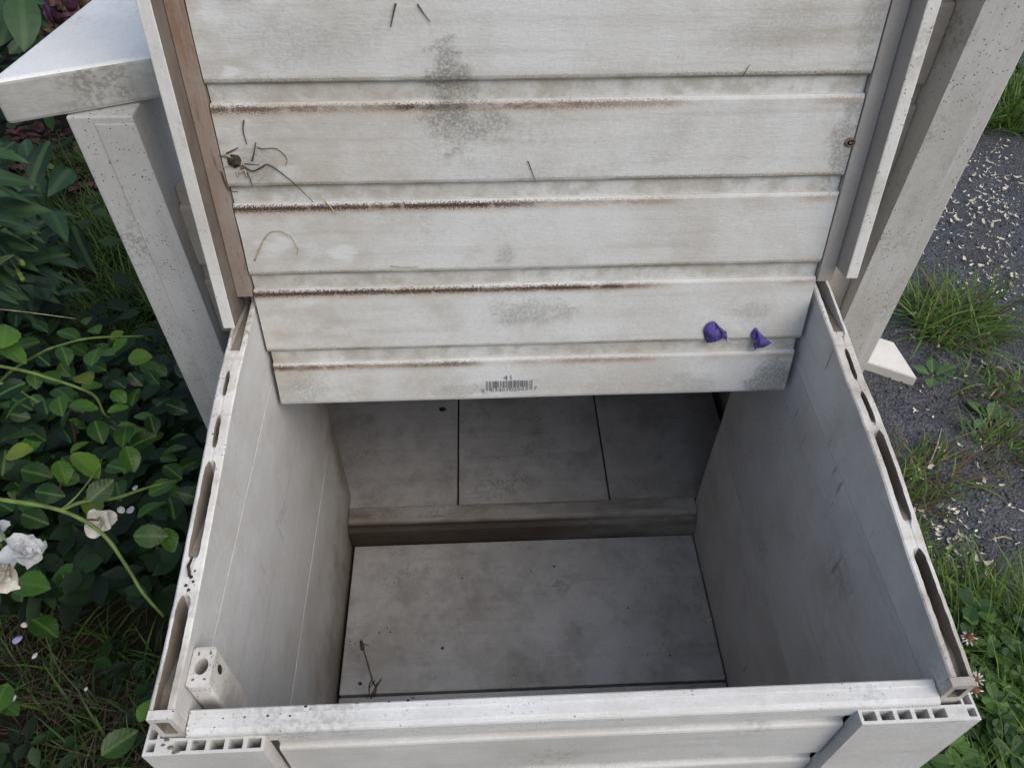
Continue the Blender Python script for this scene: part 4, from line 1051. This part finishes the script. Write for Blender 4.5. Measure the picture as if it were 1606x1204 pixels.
tuft_obj(1455, 500, 150, .05, (.04, .11), 'left flank of grass beside the large tuft above the white board', .2, 11)
tuft_obj(1540, 620, 90, .05, (.03, .08), 'thin grass tuft around the right weed seedling', .35, 2)
tuft_obj(1568, 705, 150, .05, (.03, .09), 'low mossy grass tuft below the right weed seedling', .35, 3)
tuft_obj(1440, 745, 130, .05, (.04, .12), 'sparse tuft of mixed dry and green blades near the bench wall', .5, 4)
tuft_obj(1420, 790, 120, .04, (.03, .09), 'ragged half-dead tuft touching the grass verge', .5, 5)
tuft_obj(1602, 625, 80, .05, (.03, .08), 'small tuft cut by the right picture edge', .3, 6)
tuft_obj(1500, 960, 130, .05, (.05, .12), 'long-bladed tuft leaning over the tarmac near the clover', .1, 7)

# clover at the lower right
V, F, A = [], [], []
n = 0
while n < 850:
    p = P(rnd.uniform(1380, 1720), rnd.uniform(985, 1330), 0)
    e = .53 + .22 * max(0, .62 - p.y) + .25
    if p.x < .31 or p.y > .50 + .10 * noise.noise(Vector((p.x * 6, 1, 1))) : continue
    n += 1; z_ = rnd.uniform(.02, .075); a0 = rnd.uniform(0, 6.28); s = rnd.choice((.5, .7, .9, 1.2, 1.7)) * rnd.uniform(.85, 1.15); val = rnd.random()
    c = Vector((p.x, p.y, z_))
    for k in range(3):
        a = a0 + k * 2.094; dx = Vector((math.cos(a), math.sin(a), 0)); sy = Vector((-dx.y, dx.x, 0)); b = len(V); tl = rnd.uniform(-.15, .25)
        pts = [(0, 0), (.005, .0045), (.010, .0060), (.0135, .0035), (.0125, 0), (.0135, -.0035), (.010, -.0060), (.005, -.0045)]
        for u_, w_ in pts: V.append(tuple(c + dx * u_ * s + sy * w_ * s + Vector((0, 0, tl * u_ * s + abs(w_) * .3)))); A.append(val)
        F.append((b, b + 1, b + 2, b + 3, b + 4)); F.append((b, b + 4, b + 5, b + 6, b + 7))
    b = len(V); g = Vector((p.x + rnd.uniform(-.01, .01), p.y + rnd.uniform(-.01, .01), -.005)); q = Vector((.0006, 0, 0))
    V += [tuple(g - q), tuple(g + q), tuple(c + q), tuple(c - q)]; A += [val] * 4; F.append((b, b + 1, b + 2, b + 3))
me = pyd('clover_patch', V, F); set_rnd(me, A); M_clover = mat_leaf('clover', (.022, .062, .012), (.110, .215, .040), (.1, .1, .1), .45, .2, attr=True)
o = link('clover_patch', me, M_clover); tag(o, 'three-leaved clover covering the ground at the lower right', 'clover', kind='stuff')
M_flo = mat_plain('clover_floret', (.70, .66, .60), .7, .15); M_flob = mat_plain('clover_brown', (.17, .08, .04), .8, .4)
for i, (px, py, lb) in enumerate([(1520, 1000, 'round white-and-brown clover head nearest the tarmac'), (1530, 1065, 'small white clover head just beside the bench corner'), (1528, 1082, 'browned clover head touching the bench corner trim')]):
    p = P(px, py, .075); h = empty('clover_flower', (p.x, p.y, ground_h(p.x, p.y))); tag(h, lb, 'clover flower', 'clover flowers by the bench corner')
    V, F = tube_vf([(0, 0, -.006), (.002, .002, .04), (0, 0, p.z - h.location.z)], .0009, 5); link('stalk', pyd('stalk', V, F, True), M_cane, h, False)
    bm = bmesh.new(); bmesh.ops.create_icosphere(bm, subdivisions=2, radius=.0058); link('core', finish(bm, 'core', True), M_flob, h, False).location = (0, 0, p.z - h.location.z)
    for k in range(34):
        zt = 1 - 2 * (k + .5) / 34; an = k * 2.4; q = Vector((math.sqrt(1 - zt * zt) * math.cos(an), math.sqrt(1 - zt * zt) * math.sin(an), zt))
        if zt > .55 and i != 1: continue
        V, F = tube_vf([q * .004, q * .0085, q * .0105], [.0007, .0013, .0004], 4)
        o = link('floret', pyd('floret', V, F, True), M_flo if (i == 1 or zt < .3) else M_flob, h, False); o.location = (0, 0, p.z - h.location.z)

# weed seedlings on the tarmac
WL = [leaf_mesh('leaf', .035, .022, 8, 0, .2, .15, .55, 1, 70 + s) for s in range(2)]
WM = mat_leaf('weed_leaf', (.05, .11, .03), (.13, .22, .07), (.2, .28, .12), .45, .2, size=.035)
for px, py, lb, ls in ((1462, 590, 'small broad-leaved weed at the tip of the white board', [(100, 1.0), (-160, .9), (-100, .95), (-10, 1.15), (30, .7)]), (1552, 655, 'weed seedling with upright pointed leaves among thin grass', [(-70, .95), (-15, 1.2), (-140, 1.2), (150, .9), (-120, .7)])):
    c = P(px, py, .02); c.z = asph_h(c.x, c.y); h = empty('weed_seedling', c); tag(h, lb, 'weed')
    for ang, s in ls:
        a = math.radians(ang); q = P(px + 20 * math.cos(a), py + 20 * math.sin(a), c.z); dv = q - P(px, py, c.z)
        o = link('leaf', WL[rnd.randrange(2)], WM, h, False); orient(o, Vector((0, 0, .010)) + dv.normalized() * .006, math.atan2(dv.y, dv.x) - math.pi / 2, math.radians(rnd.uniform(5, 30)), math.radians(rnd.uniform(-15, 15)), s)
    V, F = tube_vf([(0, 0, -.005), (0, 0, .012)], .0022, 5); link('stem', pyd('stem', V, F, True), M_cane, h, False)

# white board lying by the right post, pale pot beyond
M_board = mat_plain('white_board', (.74, .71, .64), .6, .08, 25, .15)
bo = empty('board_offcut'); bpy.data.objects.remove(bo)
pts = [(.728, .909), (.721, 1.002), (.560, 1.10), (.560, 1.005)]
bm = bmesh.new(); zb = ground_h(.7, .95) + .003; lo = [bm.verts.new((x - .65, y - 1.0, 0)) for x, y in pts]; hi = [bm.verts.new((x - .65, y - 1.0, .024)) for x, y in pts]
bm.faces.new(lo[::-1]); bm.faces.new(hi)
for i in range(4): bm.faces.new((lo[i], lo[(i + 1) % 4], hi[(i + 1) % 4], hi[i]))
bmesh.ops.bevel(bm, geom=list(bm.edges), offset=.0015, segments=2, affect='EDGES')
o = link('board_offcut', finish(bm, 'board_offcut'), M_board); o.location = (.65, 1.0, zb); tag(o, 'clean cream-white board end sticking out behind the right post', 'board')
pc = P(1622, 80, .06); pc.z = ground_h(pc.x, pc.y)
pot = empty('flower_pot', pc); tag(pot, 'pale blue-white pot at the upper right edge, on the grass', 'pot')
M_pot = mat_plain('pale_glaze', (.62, .72, .74), .35, .08, 20, .05, .5)
def lathe(prof, n=28):
    V = []; F = []
    for q, z_ in prof:
        for i in range(n): a = 2 * math.pi * i / n; V.append((q * math.cos(a), q * math.sin(a), z_))
    for j in range(len(prof) - 1):
        for i in range(n): F.append((j * n + i, j * n + (i + 1) % n, (j + 1) * n + (i + 1) % n, (j + 1) * n + i))
    F.append(tuple(range(n))[::-1]); return V, F
V, F = lathe([(.075, .035), (.085, .05), (.105, .20), (.112, .20), (.112, .225), (.102, .225), (.098, .19), (.01, .185)]); link('body', pyd('body', V, F, True), M_pot, pot, False)
V, F = lathe([(.085, 0), (.105, .005), (.118, .030), (.112, .032), (.095, .012), (.01, .012)]); link('saucer', pyd('saucer', V, F, True), M_pot, pot, False)

# tarmac grit and wood chips
V, F = [], []
ico = bmesh.new(); bmesh.ops.create_icosphere(ico, subdivisions=1, radius=1); iv = [v_.co.copy() for v_ in ico.verts]; iF = [[v_.index for v_ in f_.verts] for f_ in ico.faces]; ico.free()
def on_path(p): return p.y > .36 and p.x > path_edge(p.y) + ((.60 - p.y) * .45 if p.y < .60 else 0) + .01
n = 0
while n < 3800:
    p = P(rnd.uniform(1330, 1680), rnd.uniform(150, 1020), 0)
    if not on_path(p): continue
    n += 1; s = rnd.uniform(.0012, .0042); z_ = asph_h(p.x, p.y) + s * .1; b = len(V); a = rnd.uniform(0, 6.28); ca, sa = math.cos(a), math.sin(a); sq = rnd.uniform(.5, .9); sd_ = rnd.random() * 9
    for q in iv:
        k = s * (1 + .3 * noise.noise(q * 1.3 + Vector((sd_, 0, 0)))); V.append((p.x + (q.x * ca - q.y * sa * .7) * k, p.y + (q.x * sa + q.y * ca * .7) * k, z_ + q.z * k * sq))
    for q in iF: F.append(tuple(b + i for i in q))
me = pyd('tarmac_grit', V, F); m = NT('grit'); v = m.coord(); nz = m.voro(v, 60); sc_ = m.n('ShaderNodeSeparateColor'); m.t.links.new(nz.outputs['Color'], sc_.inputs[0])
M_grit = m.done(m.mix(sc_.outputs[0], (.036, .039, .045), (.125, .132, .146)), .6, None, .5)
o = link('tarmac_grit', me, M_grit); tag(o, 'loose dark stone grit on the crumbling tarmac', 'grit', kind='stuff')
M_chip = mat_plain('wood_chip', (.70, .64, .52), .8, .32, 30, .3)
def chip_vf(rr, s):
    L, W_, T = s * rr.uniform(.8, 1.6), s * rr.uniform(.22, .55), s * .10
    V = []; k = 5
    for j in range(k):
        t = j / (k - 1) - .5; ww = W_ * (1 - .5 * abs(t) * 2 * rr.uniform(.4, 1.2)) * .5; z_ = 1.3 * L * t * t * rr.uniform(.2, 1.0); sk = rr.uniform(-.1, .1) * W_
        V += [(t * L, ww + sk, z_ + T), (t * L, -ww + sk, z_ + T), (t * L, -ww + sk, z_), (t * L, ww + sk, z_)]
    F = []
    for j in range(k - 1):
        for i in range(4): F.append((j * 4 + i, j * 4 + (i + 1) % 4, (j + 1) * 4 + (i + 1) % 4, (j + 1) * 4 + i))
    F += [(0, 1, 2, 3), tuple(16 + i for i in (3, 2, 1, 0))]; return V, F
rc = random.Random(3)
def chip_px():
    q = rc.random()
    if q < .28: return rc.gauss(1548, 34), rc.gauss(335, 40)
    if q < .42: return rc.gauss(1560, 32), rc.gauss(260, 35)
    if q < .54: return rc.gauss(1560, 30), rc.gauss(445, 25)
    if q < .88: return rc.uniform(1390, 1640), rc.uniform(230, 900)
    return rc.gauss(1490, 30), rc.gauss(835, 40)
chips = [pyd('wood_chip', *chip_vf(rc, .0135)) for _ in range(8)]
n = 0
while n < 80:
    px, py = chip_px(); p = P(px, py, .008)
    if not on_path(p) or px > 1640: continue
    z_ = asph_h(p.x, p.y) + .004; o = link('wood_chip', chips[rc.randrange(8)], M_chip); s = rc.choice((.45, .6, .7, .8, .95, 1.15))
    orient(o, Vector((p.x, p.y, z_)), rc.uniform(0, 6.28), rc.uniform(-.35, .35), rc.uniform(-.35, .35), s); n += 1
    tag(o, 'curled pale wood chip lying on the dark tarmac', 'wood chip', 'wood chips on the tarmac')
V, F = [], []; n = 0
while n < 750:
    px, py = chip_px(); p = P(px, py, .008)
    if not on_path(p): continue
    n += 1; v_, f_ = chip_vf(rc, rc.choice((.002, .003, .004, .006, .0085))); b = len(V); mt = Matrix.Translation((p.x, p.y, asph_h(p.x, p.y) + .004)) @ Matrix.Rotation(rc.uniform(0, 6.28), 4, 'Z') @ Matrix.Rotation(rc.uniform(-.4, .4), 4, 'X')
    V += [tuple(mt @ Vector(q)) for q in v_]; F += [tuple(b + i for i in q) for q in f_]
o = link('wood_shavings', pyd('wood_shavings', V, F), M_chip); tag(o, 'fine pale wood shavings scattered over the tarmac', 'shavings', kind='stuff')
for i, (a, b_, rad, lb) in enumerate([((1545, 585), (1572, 592), .0022, 'flat straw-coloured splinter lying right of the weed at the white board'), ((1545, 632), (1562, 612), .0014, 'pale splinter standing in the thin grass'), ((1543, 855), (1580, 853), .0012, 'thin white splinter on the tarmac near the clover'),
                                     ((1450, 742), (1471, 680), .0012, 'bent pale dead stalk near the bench wall')]):
    A_ = P(*a, .0); B_ = P(*b_, .0); A_.z = asph_h(A_.x, A_.y) + .006; B_.z = asph_h(B_.x, B_.y) + .008
    mid = (A_ + B_) / 2 + Vector((.004, .003, .004)); V, F = tube_vf([A_ - A_, mid - A_, B_ - A_], [rad, rad, rad * .6], 5)
    o = link('splinter', pyd('splinter', V, F, True), M_straw); o.location = A_; tag(o, lb, 'splinter', 'splinters on the tarmac')
